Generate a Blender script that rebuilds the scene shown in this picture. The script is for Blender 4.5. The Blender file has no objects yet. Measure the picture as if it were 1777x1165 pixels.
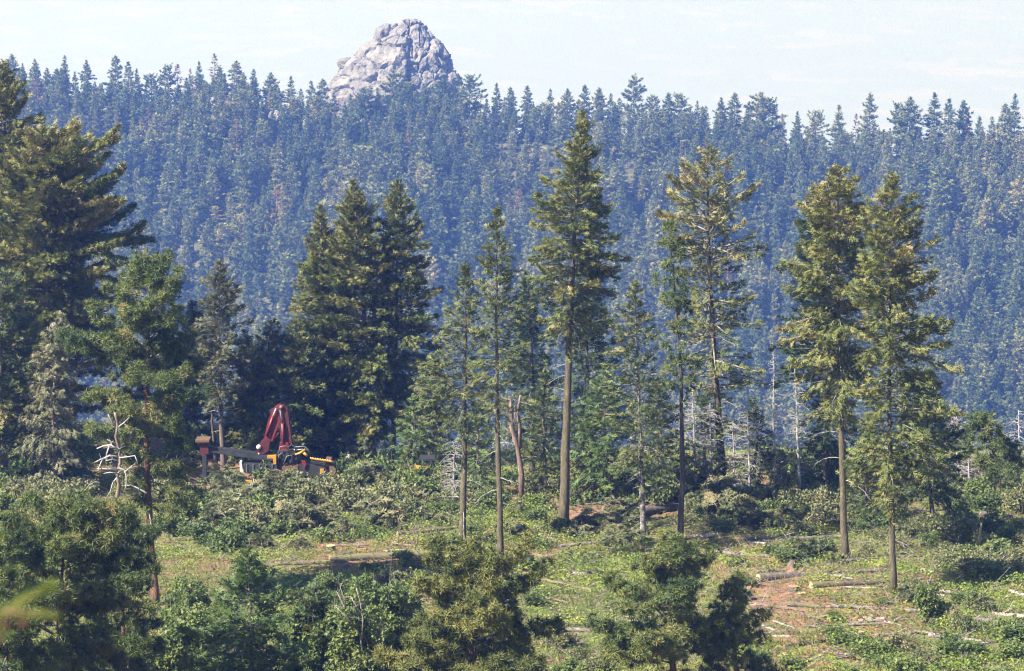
import bpy, bmesh, math, random
import numpy as np
from mathutils import Vector, Matrix

random.seed(11)
rng = np.random.default_rng(11)
scene = bpy.context.scene
col = scene.collection

# ------------------------------------------------------------------ camera
FPX, CX, CY = 5200.0, 888.5, 582.5          # telephoto lens, in units of the photograph's pixels
PITCH = math.atan(882.5 / FPX)
cam_data = bpy.data.cameras.new("camera")
cam_data.sensor_width = 36.0
cam_data.sensor_fit = 'HORIZONTAL'
cam_data.lens = FPX / 1777.0 * 36.0
cam_data.clip_start = 0.5
cam_data.clip_end = 200000.0
cam_data.dof.use_dof = True
cam_data.dof.focus_distance = 210.0
cam_data.dof.aperture_fstop = 4.5
cam = bpy.data.objects.new("camera", cam_data)
cam.location = (0, 0, 0)
cam.rotation_euler = (math.pi / 2 - PITCH, 0, 0)
col.objects.link(cam)
scene.camera = cam

# ------------------------------------------------------------------ light
SUN_EL = math.radians(44)
SUN_AZ = Vector((-0.84, -0.54, 0)).normalized()
SUN_DIR = Vector((SUN_AZ.x * math.cos(SUN_EL), SUN_AZ.y * math.cos(SUN_EL), math.sin(SUN_EL)))
world = bpy.data.worlds.new("World")
scene.world = world
world.use_nodes = True
wn = world.node_tree.nodes
wn.clear()
w_out = wn.new("ShaderNodeOutputWorld")
w_bg = wn.new("ShaderNodeBackground")
w_sky = wn.new("ShaderNodeTexSky")
w_sky.sky_type = 'NISHITA'
w_sky.sun_disc = False
w_sky.sun_elevation = SUN_EL
w_sky.sun_rotation = math.atan2(SUN_AZ.x, SUN_AZ.y)
w_sky.altitude = 1500
w_bg.inputs["Strength"].default_value = 0.075
world.node_tree.links.new(w_sky.outputs[0], w_bg.inputs[0])
world.node_tree.links.new(w_bg.outputs[0], w_out.inputs[0])
sun_data = bpy.data.lights.new("sun", 'SUN')
sun_data.energy = 5.0
sun_data.angle = math.radians(0.53)
sun_data.color = (1.0, 0.94, 0.83)
sun = bpy.data.objects.new("sun", sun_data)
sun.rotation_euler = SUN_DIR.to_track_quat('Z', 'Y').to_euler()
sun.location = SUN_DIR * 100
col.objects.link(sun)

scene.view_settings.view_transform = 'Standard'
scene.view_settings.look = 'None'
scene.view_settings.gamma = 1.0
scene.view_settings.exposure = 1.68
scene.view_settings.use_curve_mapping = False
scene.render.engine = 'CYCLES'
cy = scene.cycles
cy.max_bounces = 5
cy.diffuse_bounces = 2
cy.use_adaptive_sampling = True
cy.adaptive_threshold = 0.02
cy.glossy_bounces = 1
cy.transmission_bounces = 2
cy.transparent_max_bounces = 4
cy.volume_bounces = 0
cy.caustics_reflective = False
cy.caustics_refractive = False
cy.use_denoising = True
cy.denoising_prefilter = 'NONE'
cy.filter_width = 1.1
cy.denoiser = 'OPENIMAGEDENOISE'
cy.denoising_input_passes = 'RGB_ALBEDO_NORMAL'

# ------------------------------------------------------------------ helpers: picture ray, noise, meshes
FWD = np.array([0, math.cos(PITCH), -math.sin(PITCH)])
UPV = np.array([0, math.sin(PITCH), math.cos(PITCH)])
XV = np.array([1.0, 0, 0])

def ray(px, py):
    return FWD + XV * ((px - CX) / FPX) - UPV * ((py - CY) / FPX)

def at(px, py, Y):
    """the place seen at that point of the photograph, Y metres in front of the camera"""
    r = ray(px, py)
    return r * (Y / r[1])

def mpp(Y, row=800):
    """metres per photograph pixel at distance Y"""
    p = at(CX, row, Y)
    return float(p @ FWD) / FPX

def project(P):
    P = np.asarray(P, float)
    d = P @ FWD
    return CX + FPX * (P @ XV) / d, CY - FPX * (P @ UPV) / d

def vnoise(x, y, seed=0):
    x = np.asarray(x, float); y = np.asarray(y, float)
    xi = np.floor(x).astype(np.int64); yi = np.floor(y).astype(np.int64)
    fx = x - xi; fy = y - yi
    fx = fx * fx * (3 - 2 * fx); fy = fy * fy * (3 - 2 * fy)
    def h(a, b):
        n = (a * 374761393 + b * 668265263 + seed * 974634211) & 0xffffffff
        n = ((n ^ (n >> 13)) * 1274126177) & 0xffffffff
        return ((n ^ (n >> 16)) & 0xffff) / 65535.0
    return (h(xi, yi) * (1 - fx) + h(xi + 1, yi) * fx) * (1 - fy) + (h(xi, yi + 1) * (1 - fx) + h(xi + 1, yi + 1) * fx) * fy

def fbm(x, y, seed=0, octs=4):
    s = 0.0; a = 0.5
    for o in range(octs):
        s = s + a * (vnoise(np.asarray(x) * 2 ** o, np.asarray(y) * 2 ** o, seed + o * 17) - 0.5)
        a *= 0.5
    return s

def hermite(xk, yk):
    xk = np.asarray(xk, float); yk = np.asarray(yk, float)
    d = np.diff(yk) / np.diff(xk)
    m = np.zeros_like(yk)
    m[0] = d[0]; m[-1] = d[-1]
    for i in range(1, len(yk) - 1):
        m[i] = 0 if d[i - 1] * d[i] <= 0 else 2 * d[i - 1] * d[i] / (d[i - 1] + d[i])
    def f(x):
        x = np.clip(np.asarray(x, float), xk[0], xk[-1])
        i = np.clip(np.searchsorted(xk, x) - 1, 0, len(xk) - 2)
        hh = xk[i + 1] - xk[i]; t = (x - xk[i]) / hh
        return ((2 * t ** 3 - 3 * t ** 2 + 1) * yk[i] + (t ** 3 - 2 * t ** 2 + t) * hh * m[i]
                + (-2 * t ** 3 + 3 * t ** 2) * yk[i + 1] + (t ** 3 - t ** 2) * hh * m[i + 1])
    return f

profile = hermite(
    [-60, 0, 4, 8, 60, 110, 135, 150, 168, 180, 193, 208, 222, 240, 280, 400, 600, 800, 900, 980, 1050, 1180, 1290, 1330, 1450, 2000, 3500, 6000, 60000],
    [-1.6, -1.7, -1.9, -3.8, -22, -37.5, -41, -42.3, -43.3, -44.2, -45, -46, -47.2, -50.5, -66, -120, -190, -245, -262, -255, -222, -168, -125, -128, -175, -420, -640, -700, -701])
crest_px = np.array([-400, 0, 130, 250, 370, 480, 560, 680, 850, 1000, 1100, 1200, 1300, 1450, 1540, 1777, 2200], float)
crest_row = np.array([180, 180, 185, 225, 190, 215, 232, 225, 236, 238, 246, 256, 268, 296, 276, 288, 300], float)
crest_x = np.array([at(p, r, 1290)[0] for p, r in zip(crest_px, crest_row)])
crest_z = np.array([at(p, r, 1290)[2] for p, r in zip(crest_px, crest_row)]) + 125

def terrain(x, y):
    x = np.asarray(x, float); y = np.asarray(y, float)
    z = profile(y)
    k = np.clip((y - 960) / 330, 0, 1); k = k * k * (3 - 2 * k)
    k2 = np.clip((2600 - y) / 1200, 0, 1)
    z = z + np.interp(x, crest_x, crest_z) * k * k2
    far = np.clip((y - 300) / 300, 0, 1) * np.clip((3000 - y) / 1500, 0, 1)
    z = z + fbm(x / 90.0, y / 130.0, 5) * 22 * far * (1 - 0.8 * np.clip((y - 1180) / 110, 0, 1) * (y < 1330))
    near = np.clip((y - 60) / 60, 0, 1) * np.clip((300 - y) / 60, 0, 1)
    z = z + fbm(x / 14.0, y / 14.0, 9) * 0.9 * near + fbm(x / 3.0, y / 3.0, 3, 3) * 0.22 * near
    # the ground sinks a little towards the wooded left foreground
    z = z + 2.4 * np.clip((y - 212) / 22, 0, 1) * np.clip((-x - 14) / 6, 0, 1) * np.clip((300 - y) / 40, 0, 1)
    z = z - near * 2.2 * np.clip((-x - 6) / 10, 0, 1) * np.clip((168 - y) / 25, 0, 1)
    return z

def ground_at(px, py, y0=100.0, y1=262.0):
    ys = np.linspace(y0, y1, 1600)
    r = ray(px, py)
    P = r[None, :] * (ys / r[1])[:, None]
    below = P[:, 2] < terrain(P[:, 0], P[:, 1])
    i = int(np.argmax(below)) if below.any() else len(ys) - 1
    p = P[i].copy()
    p[2] = float(terrain(p[0], p[1]))
    return p

def mesh_np(name, verts, tris, tint=None, smooth=True):
    verts = np.asarray(verts, np.float32).reshape(-1, 3)
    tris = np.asarray(tris, np.int32).reshape(-1, 3)
    me = bpy.data.meshes.new(name)
    me.vertices.add(len(verts)); me.vertices.foreach_set("co", verts.ravel())
    me.loops.add(len(tris) * 3); me.loops.foreach_set("vertex_index", tris.ravel())
    me.polygons.add(len(tris)); me.polygons.foreach_set("loop_start", np.arange(0, len(tris) * 3, 3, dtype=np.int32))
    if tint is not None:
        a = me.attributes.new("tint", 'FLOAT', 'POINT')
        a.data.foreach_set("value", np.asarray(tint, np.float32).ravel())
    me.update(calc_edges=True)
    if not smooth:
        me.shade_flat()
    return me

class Soup:
    """collects triangles"""
    def __init__(self):
        self.v = []; self.t = []; self.c = []; self.n = 0
    def add(self, v, t, c=None):
        v = np.asarray(v, float).reshape(-1, 3); t = np.asarray(t, int).reshape(-1, 3)
        self.v.append(v); self.t.append(t + self.n)
        c = np.full(len(v), 0.5) if c is None else np.broadcast_to(np.asarray(c, float), (len(v),))
        self.c.append(c); self.n += len(v)
    def tube(self, pts, rad, sides=6, c=0.5, cap=True, jitter=0.0):
        pts = np.asarray(pts, float); rad = np.broadcast_to(np.asarray(rad, float), (len(pts),))
        tan = np.gradient(pts, axis=0); tan /= np.linalg.norm(tan, axis=1)[:, None] + 1e-9
        ref = np.array([0, 0, 1.0]) if abs(tan[0, 2]) < 0.8 else np.array([0, 1.0, 0])
        s = np.cross(tan, ref); s /= np.linalg.norm(s, axis=1)[:, None] + 1e-9
        u = np.cross(s, tan)
        a = np.arange(sides) * 2 * np.pi / sides
        rr = rad[:, None] * (1 + (rng.normal(0, jitter, (len(pts), sides)) if jitter else 0))
        v = pts[:, None, :] + (s[:, None, :] * np.cos(a)[None, :, None] + u[:, None, :] * np.sin(a)[None, :, None]) * np.broadcast_to(rr, (len(pts), sides))[:, :, None]
        n = len(pts); idx = np.arange(n * sides).reshape(n, sides)
        q0 = idx[:-1]; q1 = idx[1:]; q0n = np.roll(q0, -1, 1); q1n = np.roll(q1, -1, 1)
        t = np.concatenate([np.stack([q0, q0n, q1], -1).reshape(-1, 3), np.stack([q0n, q1n, q1], -1).reshape(-1, 3)])
        v = v.reshape(-1, 3)
        if cap:
            v = np.vstack([v, pts[0], pts[-1]])
            k = n * sides
            f0 = [(k, idx[0, (i + 1) % sides], idx[0, i]) for i in range(sides)]
            f1 = [(k + 1, idx[-1, i], idx[-1, (i + 1) % sides]) for i in range(sides)]
            t = np.vstack([t, f0, f1])
        self.add(v, t, c)
    def box(self, lo, hi, c=0.5):
        x0, y0, z0 = lo; x1, y1, z1 = hi
        v = [(x0, y0, z0), (x1, y0, z0), (x1, y1, z0), (x0, y1, z0), (x0, y0, z1), (x1, y0, z1), (x1, y1, z1), (x0, y1, z1)]
        t = [(0, 2, 1), (0, 3, 2), (4, 5, 6), (4, 6, 7), (0, 1, 5), (0, 5, 4), (1, 2, 6), (1, 6, 5), (2, 3, 7), (2, 7, 6), (3, 0, 4), (3, 4, 7)]
        self.add(v, t, c)
    def ntris(self):
        return sum(len(t) for t in self.t)
    def mesh(self, name, smooth=True):
        return mesh_np(name, np.vstack(self.v), np.vstack(self.t), np.concatenate(self.c), smooth)

def ob(name, data, mat=None, parent=None, kind=None, loc=None):
    o = bpy.data.objects.new(name, data)
    col.objects.link(o)
    if mat is not None and data is not None and not len(data.materials):
        data.materials.append(mat)
    if parent is not None:
        o.parent = parent
    if kind:
        o["kind"] = kind
    if loc is not None:
        o.location = loc
    return o

def tag(o, label, cat, group=None):
    o["label"] = label; o["category"] = cat
    if group:
        o["group"] = group
    return o

def thing(name, label, cat, loc, group=None, rz=0.0, sc=1.0):
    o = bpy.data.objects.new(name, None)
    o.empty_display_size = 0.2
    col.objects.link(o)
    o.location = loc; o.rotation_euler = (0, 0, rz); o.scale = (sc, sc, sc)
    return tag(o, label, cat, group)

def copy_tree(root, loc, rz, sc, label, cat, group):
    r = root.copy(); col.objects.link(r)
    r.location = loc; r.rotation_euler = (0, 0, rz); r.scale = sc if hasattr(sc, '__len__') else (sc, sc, sc)
    tag(r, label, cat, group)
    for ch in root.children:
        c = ch.copy(); col.objects.link(c); c.parent = r
    return r

# ------------------------------------------------------------------ materials
def new_mat(name):
    m = bpy.data.materials.new(name); m.use_nodes = True
    nt = m.node_tree; nt.nodes.clear()
    out = nt.nodes.new("ShaderNodeOutputMaterial")
    return m, nt, out

def ramp(nt, stops, fac):
    r = nt.nodes.new("ShaderNodeValToRGB")
    e = r.color_ramp.elements
    while len(e) < len(stops):
        e.new(0.5)
    for el, (p, c) in zip(e, stops):
        el.position = p; el.color = (*c, 1)
    nt.links.new(fac, r.inputs[0])
    return r.outputs[0]

def mathn(nt, op, a, b):
    n = nt.nodes.new("ShaderNodeMath"); n.operation = op
    for i, v in enumerate((a, b)):
        if isinstance(v, (int, float)):
            n.inputs[i].default_value = v
        else:
            nt.links.new(v, n.inputs[i])
    return n.outputs[0]

def foliage_mat(name, stops, trans=0.25, objrand=0.0, patch=0.0):
    """leaf colour from the per-twig tint, part of the light passing through"""
    m, nt, out = new_mat(name)
    at_ = nt.nodes.new("ShaderNodeAttribute"); at_.attribute_name = "tint"
    fac = at_.outputs["Fac"]
    if objrand:
        oi = nt.nodes.new("ShaderNodeObjectInfo")
        fac = mathn(nt, 'ADD', fac, mathn(nt, 'MULTIPLY', mathn(nt, 'SUBTRACT', oi.outputs["Random"], 0.5), objrand))
    if patch:                                   # stands of one species or age share a tone
        ge = nt.nodes.new("ShaderNodeNewGeometry"); pn = nt.nodes.new("ShaderNodeTexNoise"); pn.inputs["Scale"].default_value = patch; pn.inputs["Detail"].default_value = 3
        nt.links.new(ge.outputs["Position"], pn.inputs["Vector"])
        fac = mathn(nt, 'ADD', fac, mathn(nt, 'MULTIPLY', mathn(nt, 'SUBTRACT', pn.outputs["Fac"], 0.5), 1.1))
    c = ramp(nt, [(p_, (min(1, r_ * 1.46), min(1, g_ * 1.34), b_ * 1.15)) for p_, (r_, g_, b_) in stops], fac)
    d = nt.nodes.new("ShaderNodeBsdfPrincipled")
    d.inputs["Roughness"].default_value = 0.55
    d.inputs["Specular IOR Level"].default_value = 0.3
    nt.links.new(c, d.inputs["Base Color"])
    t = nt.nodes.new("ShaderNodeBsdfTranslucent")
    nt.links.new(c, t.inputs["Color"])
    mx = nt.nodes.new("ShaderNodeMixShader"); mx.inputs[0].default_value = trans
    nt.links.new(d.outputs[0], mx.inputs[1]); nt.links.new(t.outputs[0], mx.inputs[2])
    nt.links.new(mx.outputs[0], out.inputs["Surface"])
    return m

def solid_mat(name, stops, scale=8.0, rough=0.85, bump=0.3, stretch=(1, 1, 1), detail=6, metal=0.0, spec=0.25, bscale=None, dist=0.03, objrand=0.0):
    m, nt, out = new_mat(name)
    tc = nt.nodes.new("ShaderNodeTexCoord")
    mp = nt.nodes.new("ShaderNodeMapping"); mp.inputs["Scale"].default_value = stretch
    nt.links.new(tc.outputs["Object"], mp.inputs["Vector"])
    n = nt.nodes.new("ShaderNodeTexNoise"); n.inputs["Scale"].default_value = scale; n.inputs["Detail"].default_value = detail
    n.inputs["Roughness"].default_value = 0.65
    nt.links.new(mp.outputs[0], n.inputs["Vector"])
    fac = n.outputs["Fac"]
    if objrand:
        oi = nt.nodes.new("ShaderNodeObjectInfo")
        fac = mathn(nt, 'ADD', fac, mathn(nt, 'MULTIPLY', mathn(nt, 'SUBTRACT', oi.outputs["Random"], 0.5), objrand))
    c = ramp(nt, stops, fac)
    d = nt.nodes.new("ShaderNodeBsdfPrincipled")
    d.inputs["Roughness"].default_value = rough
    d.inputs["Metallic"].default_value = metal
    d.inputs["Specular IOR Level"].default_value = spec
    nt.links.new(c, d.inputs["Base Color"])
    if bump:
        n2 = nt.nodes.new("ShaderNodeTexNoise"); n2.inputs["Scale"].default_value = bscale or scale * 2; n2.inputs["Detail"].default_value = 8
        nt.links.new(mp.outputs[0], n2.inputs["Vector"])
        b = nt.nodes.new("ShaderNodeBump"); b.inputs["Strength"].default_value = bump; b.inputs["Distance"].default_value = dist
        nt.links.new(n2.outputs["Fac"], b.inputs["Height"])
        nt.links.new(b.outputs[0], d.inputs["Normal"])
    nt.links.new(d.outputs[0], out.inputs["Surface"])
    return m

M = {}
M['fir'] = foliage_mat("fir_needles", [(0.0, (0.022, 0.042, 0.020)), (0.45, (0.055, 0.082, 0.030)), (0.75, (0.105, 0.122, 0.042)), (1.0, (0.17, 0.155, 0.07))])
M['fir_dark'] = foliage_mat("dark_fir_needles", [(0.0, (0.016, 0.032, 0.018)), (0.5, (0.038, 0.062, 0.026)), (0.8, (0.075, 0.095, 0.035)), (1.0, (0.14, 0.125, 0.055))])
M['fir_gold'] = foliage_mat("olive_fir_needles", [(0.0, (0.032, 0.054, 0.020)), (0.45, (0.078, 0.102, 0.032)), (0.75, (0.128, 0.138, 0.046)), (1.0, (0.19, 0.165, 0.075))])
M['fir_young'] = foliage_mat("young_fir_needles", [(0.0, (0.025, 0.055, 0.022)), (0.5, (0.065, 0.110, 0.038)), (1.0, (0.15, 0.18, 0.055))])
M['fir_grey'] = foliage_mat("thin_greyish_fir_needles", [(0.0, (0.05, 0.062, 0.036)), (0.4, (0.095, 0.108, 0.062)), (0.7, (0.14, 0.138, 0.10)), (1.0, (0.19, 0.178, 0.15))])
M['pine'] = foliage_mat("pine_needles", [(0.0, (0.026, 0.048, 0.020)), (0.45, (0.062, 0.092, 0.030)), (0.8, (0.115, 0.135, 0.045)), (1.0, (0.19, 0.165, 0.07))])
M['pine_gold'] = foliage_mat("olive_pine_needles", [(0.0, (0.035, 0.055, 0.020)), (0.45, (0.085, 0.102, 0.032)), (0.8, (0.15, 0.155, 0.05)), (1.0, (0.23, 0.185, 0.08))])
M['far'] = foliage_mat("far_conifer_needles", [(0.0, (0.035, 0.065, 0.030)), (0.40, (0.078, 0.110, 0.050)), (0.70, (0.135, 0.155, 0.066)), (1.0, (0.24, 0.21, 0.11))], 0.15, 0.5, 0.022)
M['far_red'] = foliage_mat("dead_reddish_needles", [(0.0, (0.085, 0.060, 0.042)), (0.5, (0.145, 0.088, 0.060)), (1.0, (0.21, 0.12, 0.08))], 0.2, 0.4)
M['far_leaf'] = foliage_mat("far_broadleaf", [(0.0, (0.045, 0.08, 0.03)), (0.5, (0.09, 0.14, 0.05)), (1.0, (0.15, 0.19, 0.07))], 0.25, 0.4)
M['leaf'] = foliage_mat("shrub_leaves", [(0.0, (0.035, 0.065, 0.022)), (0.5, (0.085, 0.125, 0.040)), (1.0, (0.16, 0.19, 0.065))], 0.3, 0.3)
M['leaf_dark'] = foliage_mat("dark_shrub_leaves", [(0.0, (0.030, 0.055, 0.022)), (0.5, (0.070, 0.105, 0.040)), (1.0, (0.14, 0.165, 0.065))], 0.3, 0.3)
M['leaf_thicket'] = foliage_mat('thicket_leaves', [(0.0, (0.032, 0.060, 0.020)), (0.5, (0.085, 0.125, 0.040)), (1.0, (0.17, 0.20, 0.075))], 0.3, 0.5)
M['leaf_grey'] = foliage_mat("greyish_shrub_leaves", [(0.0, (0.055, 0.075, 0.035)), (0.5, (0.105, 0.125, 0.060)), (1.0, (0.20, 0.185, 0.115))], 0.25, 0.3)
M['slash'] = foliage_mat("cut_fir_boughs", [(0.0, (0.045, 0.062, 0.032)), (0.4, (0.085, 0.105, 0.052)), (0.75, (0.13, 0.135, 0.070)), (1.0, (0.19, 0.15, 0.10))], 0.2, 0.35)
M['herb'] = foliage_mat("low_herb_leaves", [(0.0, (0.045, 0.085, 0.022)), (0.4, (0.11, 0.165, 0.035)), (0.75, (0.20, 0.25, 0.05)), (1.0, (0.28, 0.29, 0.07))], 0.35)
M['grass'] = foliage_mat("dry_and_green_grass", [(0.0, (0.06, 0.085, 0.028)), (0.45, (0.125, 0.14, 0.05)), (0.75, (0.22, 0.19, 0.09)), (1.0, (0.33, 0.26, 0.15))], 0.3)
M['bark'] = solid_mat("fir_bark", [(0.25, (0.06, 0.047, 0.037)), (0.5, (0.135, 0.108, 0.082)), (0.75, (0.23, 0.195, 0.155))], 2.6, stretch=(3, 3, 0.6), bump=0.9, bscale=9, dist=0.06)
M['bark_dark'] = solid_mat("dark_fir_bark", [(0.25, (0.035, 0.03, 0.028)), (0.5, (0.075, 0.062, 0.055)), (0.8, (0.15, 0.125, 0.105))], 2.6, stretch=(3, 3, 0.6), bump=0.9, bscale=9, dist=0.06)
M['bark_moss'] = solid_mat("mossy_bark", [(0.3, (0.036, 0.029, 0.023)), (0.46, (0.092, 0.074, 0.053)), (0.58, (0.118, 0.100, 0.052)), (0.74, (0.19, 0.162, 0.115))], 2.2, stretch=(2.5, 2.5, 0.6), bump=0.9, bscale=9, dist=0.06)
M['bark_red'] = solid_mat("orange_pine_bark", [(0.25, (0.06, 0.034, 0.025)), (0.5, (0.17, 0.085, 0.053)), (0.75, (0.30, 0.165, 0.108))], 2.6, stretch=(2.5, 2.5, 0.8), bump=0.9, bscale=8, dist=0.06)
M['bark_white'] = solid_mat("peeling_pale_bark", [(0.36, (0.05, 0.042, 0.037)), (0.5, (0.15, 0.13, 0.115)), (0.66, (0.38, 0.355, 0.33))], 4, stretch=(1, 1, 1.6), bump=0.6)
M['limb'] = solid_mat("pale_limb_bark", [(0.25, (0.10, 0.082, 0.065)), (0.55, (0.22, 0.195, 0.16)), (0.8, (0.36, 0.335, 0.29))], 3, bump=0)
M['deadwood'] = solid_mat("weathered_dead_wood", [(0.25, (0.15, 0.13, 0.115)), (0.5, (0.29, 0.26, 0.235)), (0.75, (0.46, 0.43, 0.40))], 4, stretch=(2, 2, 0.7), bump=0.4)
M['twig'] = solid_mat('brown_twigs', [(0.3, (0.10, 0.08, 0.065)), (0.55, (0.21, 0.18, 0.15)), (0.8, (0.36, 0.32, 0.28))], 3, bump=0)
M['deadgrey'] = solid_mat('grey_dead_twigs', [(0.3, (0.20, 0.18, 0.17)), (0.5, (0.32, 0.295, 0.28)), (0.75, (0.46, 0.43, 0.415))], 4, bump=0)
M['deadred'] = solid_mat("bare_reddish_wood", [(0.3, (0.075, 0.048, 0.038)), (0.5, (0.165, 0.112, 0.09)), (0.7, (0.30, 0.24, 0.21))], 4, stretch=(2, 2, 0.6), bump=0.4)
M['cutwood'] = solid_mat("fresh_cut_wood", [(0.3, (0.30, 0.17, 0.085)), (0.5, (0.43, 0.28, 0.16)), (0.75, (0.56, 0.43, 0.29))], 9, bump=0.2)
M['cutred'] = solid_mat("reddish_cut_wood", [(0.3, (0.22, 0.105, 0.062)), (0.5, (0.31, 0.165, 0.105)), (0.75, (0.40, 0.255, 0.18))], 9, bump=0.2)
M['log_grey'] = solid_mat("grey_log_bark", [(0.25, (0.075, 0.06, 0.05)), (0.5, (0.17, 0.145, 0.125)), (0.75, (0.31, 0.28, 0.25))], 3, bump=0.7, objrand=0.25)
M['log_dark'] = solid_mat("dark_log_bark", [(0.25, (0.04, 0.032, 0.028)), (0.5, (0.085, 0.068, 0.058)), (0.75, (0.17, 0.14, 0.12))], 3, bump=0.7)
M['log_moss'] = solid_mat("mossy_log_bark", [(0.25, (0.07, 0.055, 0.04)), (0.45, (0.135, 0.112, 0.075)), (0.6, (0.15, 0.145, 0.055)), (0.8, (0.22, 0.19, 0.13))], 2.2, bump=0.7)
M['log_brown'] = solid_mat("brown_log_bark", [(0.25, (0.075, 0.05, 0.036)), (0.5, (0.16, 0.11, 0.08)), (0.75, (0.27, 0.20, 0.155))], 3, bump=0.7)

# ------------------------------------------------------------------ terrain
def bump2(px, row, cx, cy_, sx, sy):
    return np.exp(-((px - cx) / sx) ** 2 - ((row - cy_) / sy) ** 2)

def soil_patch(v):
    """where machines and felling laid the soil bare"""
    d = np.maximum(v @ FWD, 1.0); px = CX + FPX * v[:, 0] / d; row = CY - FPX * (v @ UPV) / d
    k = (1.2 * bump2(px, row, 1020, 897, 48, 20) + 0.6 * bump2(px, row, 1350, 1030, 60, 18) + bump2(px, row, 1150, 882, 66, 9) + bump2(px, row, 960, 858, 50, 10) + bump2(px, row, 380, 800, 90, 60) + 0.8 * bump2(px, row, 1400, 1130, 80, 22)
         + 0.8 * bump2(px, row, 690, 985, 110, 16) + bump2(px, row, 1570, 1042, 60, 16) + 0.7 * bump2(px, row, 850, 955, 50, 16) + 0.6 * bump2(px, row, 1250, 975, 60, 18) + 0.7 * bump2(px, row, 600, 955, 60, 12))
    return np.clip(k * (v[:, 1] > 120), 0, 1)

def grid_mesh(name, xs, ys):
    X, Y = np.meshgrid(xs, ys)
    Z = terrain(X, Y)
    v = np.stack([X, Y, Z], -1).reshape(-1, 3)
    nx, ny = len(xs), len(ys)
    i = np.arange(nx * ny).reshape(ny, nx)
    a, b, c, d = i[:-1, :-1], i[:-1, 1:], i[1:, 1:], i[1:, :-1]
    t = np.concatenate([np.stack([a, b, c], -1).reshape(-1, 3), np.stack([a, c, d], -1).reshape(-1, 3)])
    return mesh_np(name, v, t, soil_patch(v) if name == 'ground' else None)

def ground_mat():
    m, nt, out = new_mat("forest_floor")
    tc = nt.nodes.new("ShaderNodeTexCoord")
    def noise(s, d=8, r=0.65):
        n = nt.nodes.new("ShaderNodeTexNoise"); n.inputs["Scale"].default_value = s; n.inputs["Detail"].default_value = d
        n.inputs["Roughness"].default_value = r
        nt.links.new(tc.outputs["Object"], n.inputs["Vector"]); return n.outputs["Fac"]
    soil_at = nt.nodes.new('ShaderNodeAttribute'); soil_at.attribute_name = 'tint'
    big = noise(0.09, 5); small = noise(2.4, 8, 0.75)
    soil = ramp(nt, [(0.25, (0.11, 0.062, 0.038)), (0.5, (0.24, 0.135, 0.082)), (0.75, (0.38, 0.26, 0.17))], small)
    green = ramp(nt, [(0.25, (0.055, 0.075, 0.025)), (0.5, (0.13, 0.14, 0.05)), (0.75, (0.26, 0.22, 0.10))], small)
    k = ramp(nt, [(0.46, (0, 0, 0)), (0.58, (1, 1, 1))], mathn(nt, 'ADD', mathn(nt, 'ADD', mathn(nt, 'MULTIPLY', big, 0.75), mathn(nt, 'MULTIPLY', small, 0.25)), mathn(nt, 'MULTIPLY', soil_at.outputs['Fac'], 0.32)))
    mx = nt.nodes.new("ShaderNodeMixRGB"); nt.links.new(k, mx.inputs[0]); nt.links.new(green, mx.inputs[1]); nt.links.new(soil, mx.inputs[2])
    d = nt.nodes.new("ShaderNodeBsdfPrincipled"); d.inputs["Roughness"].default_value = 0.95; d.inputs["Specular IOR Level"].default_value = 0.1
    nt.links.new(mx.outputs[0], d.inputs["Base Color"])
    b = nt.nodes.new("ShaderNodeBump"); b.inputs["Strength"].default_value = 0.8; b.inputs["Distance"].default_value = 0.15
    nt.links.new(small, b.inputs["Height"]); nt.links.new(b.outputs[0], d.inputs["Normal"])
    nt.links.new(d.outputs[0], out.inputs["Surface"])
    return m

def plain_mat():
    """dry valley fields: pale stubble strips and darker crops, haze blue painted in"""
    m, nt, out = new_mat("valley_fields")
    tc = nt.nodes.new("ShaderNodeTexCoord")
    mp = nt.nodes.new("ShaderNodeMapping"); mp.inputs["Scale"].default_value = (0.0030, 0.0016, 0); mp.inputs["Rotation"].default_value = (0, 0, 0.12)
    nt.links.new(tc.outputs["Object"], mp.inputs["Vector"])
    n1 = nt.nodes.new("ShaderNodeTexNoise"); n1.inputs["Scale"].default_value = 1.0; n1.inputs["Detail"].default_value = 3
    nt.links.new(mp.outputs[0], n1.inputs["Vector"])
    v = nt.nodes.new("ShaderNodeTexVoronoi"); v.inputs["Scale"].default_value = 2.2; v.distance = 'CHEBYCHEV'
    nt.links.new(mp.outputs[0], v.inputs["Vector"])
    sp = nt.nodes.new("ShaderNodeSeparateColor"); nt.links.new(v.outputs["Color"], sp.inputs[0])
    f = mathn(nt, 'ADD', mathn(nt, 'MULTIPLY', sp.outputs[0], 0.5), mathn(nt, 'MULTIPLY', n1.outputs["Fac"], 0.5))
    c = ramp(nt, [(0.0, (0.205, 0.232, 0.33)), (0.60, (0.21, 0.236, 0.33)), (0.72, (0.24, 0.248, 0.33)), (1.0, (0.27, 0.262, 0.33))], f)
    d = nt.nodes.new("ShaderNodeBsdfDiffuse"); nt.links.new(c, d.inputs[0])
    nt.links.new(d.outputs[0], out.inputs["Surface"])
    return m

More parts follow.
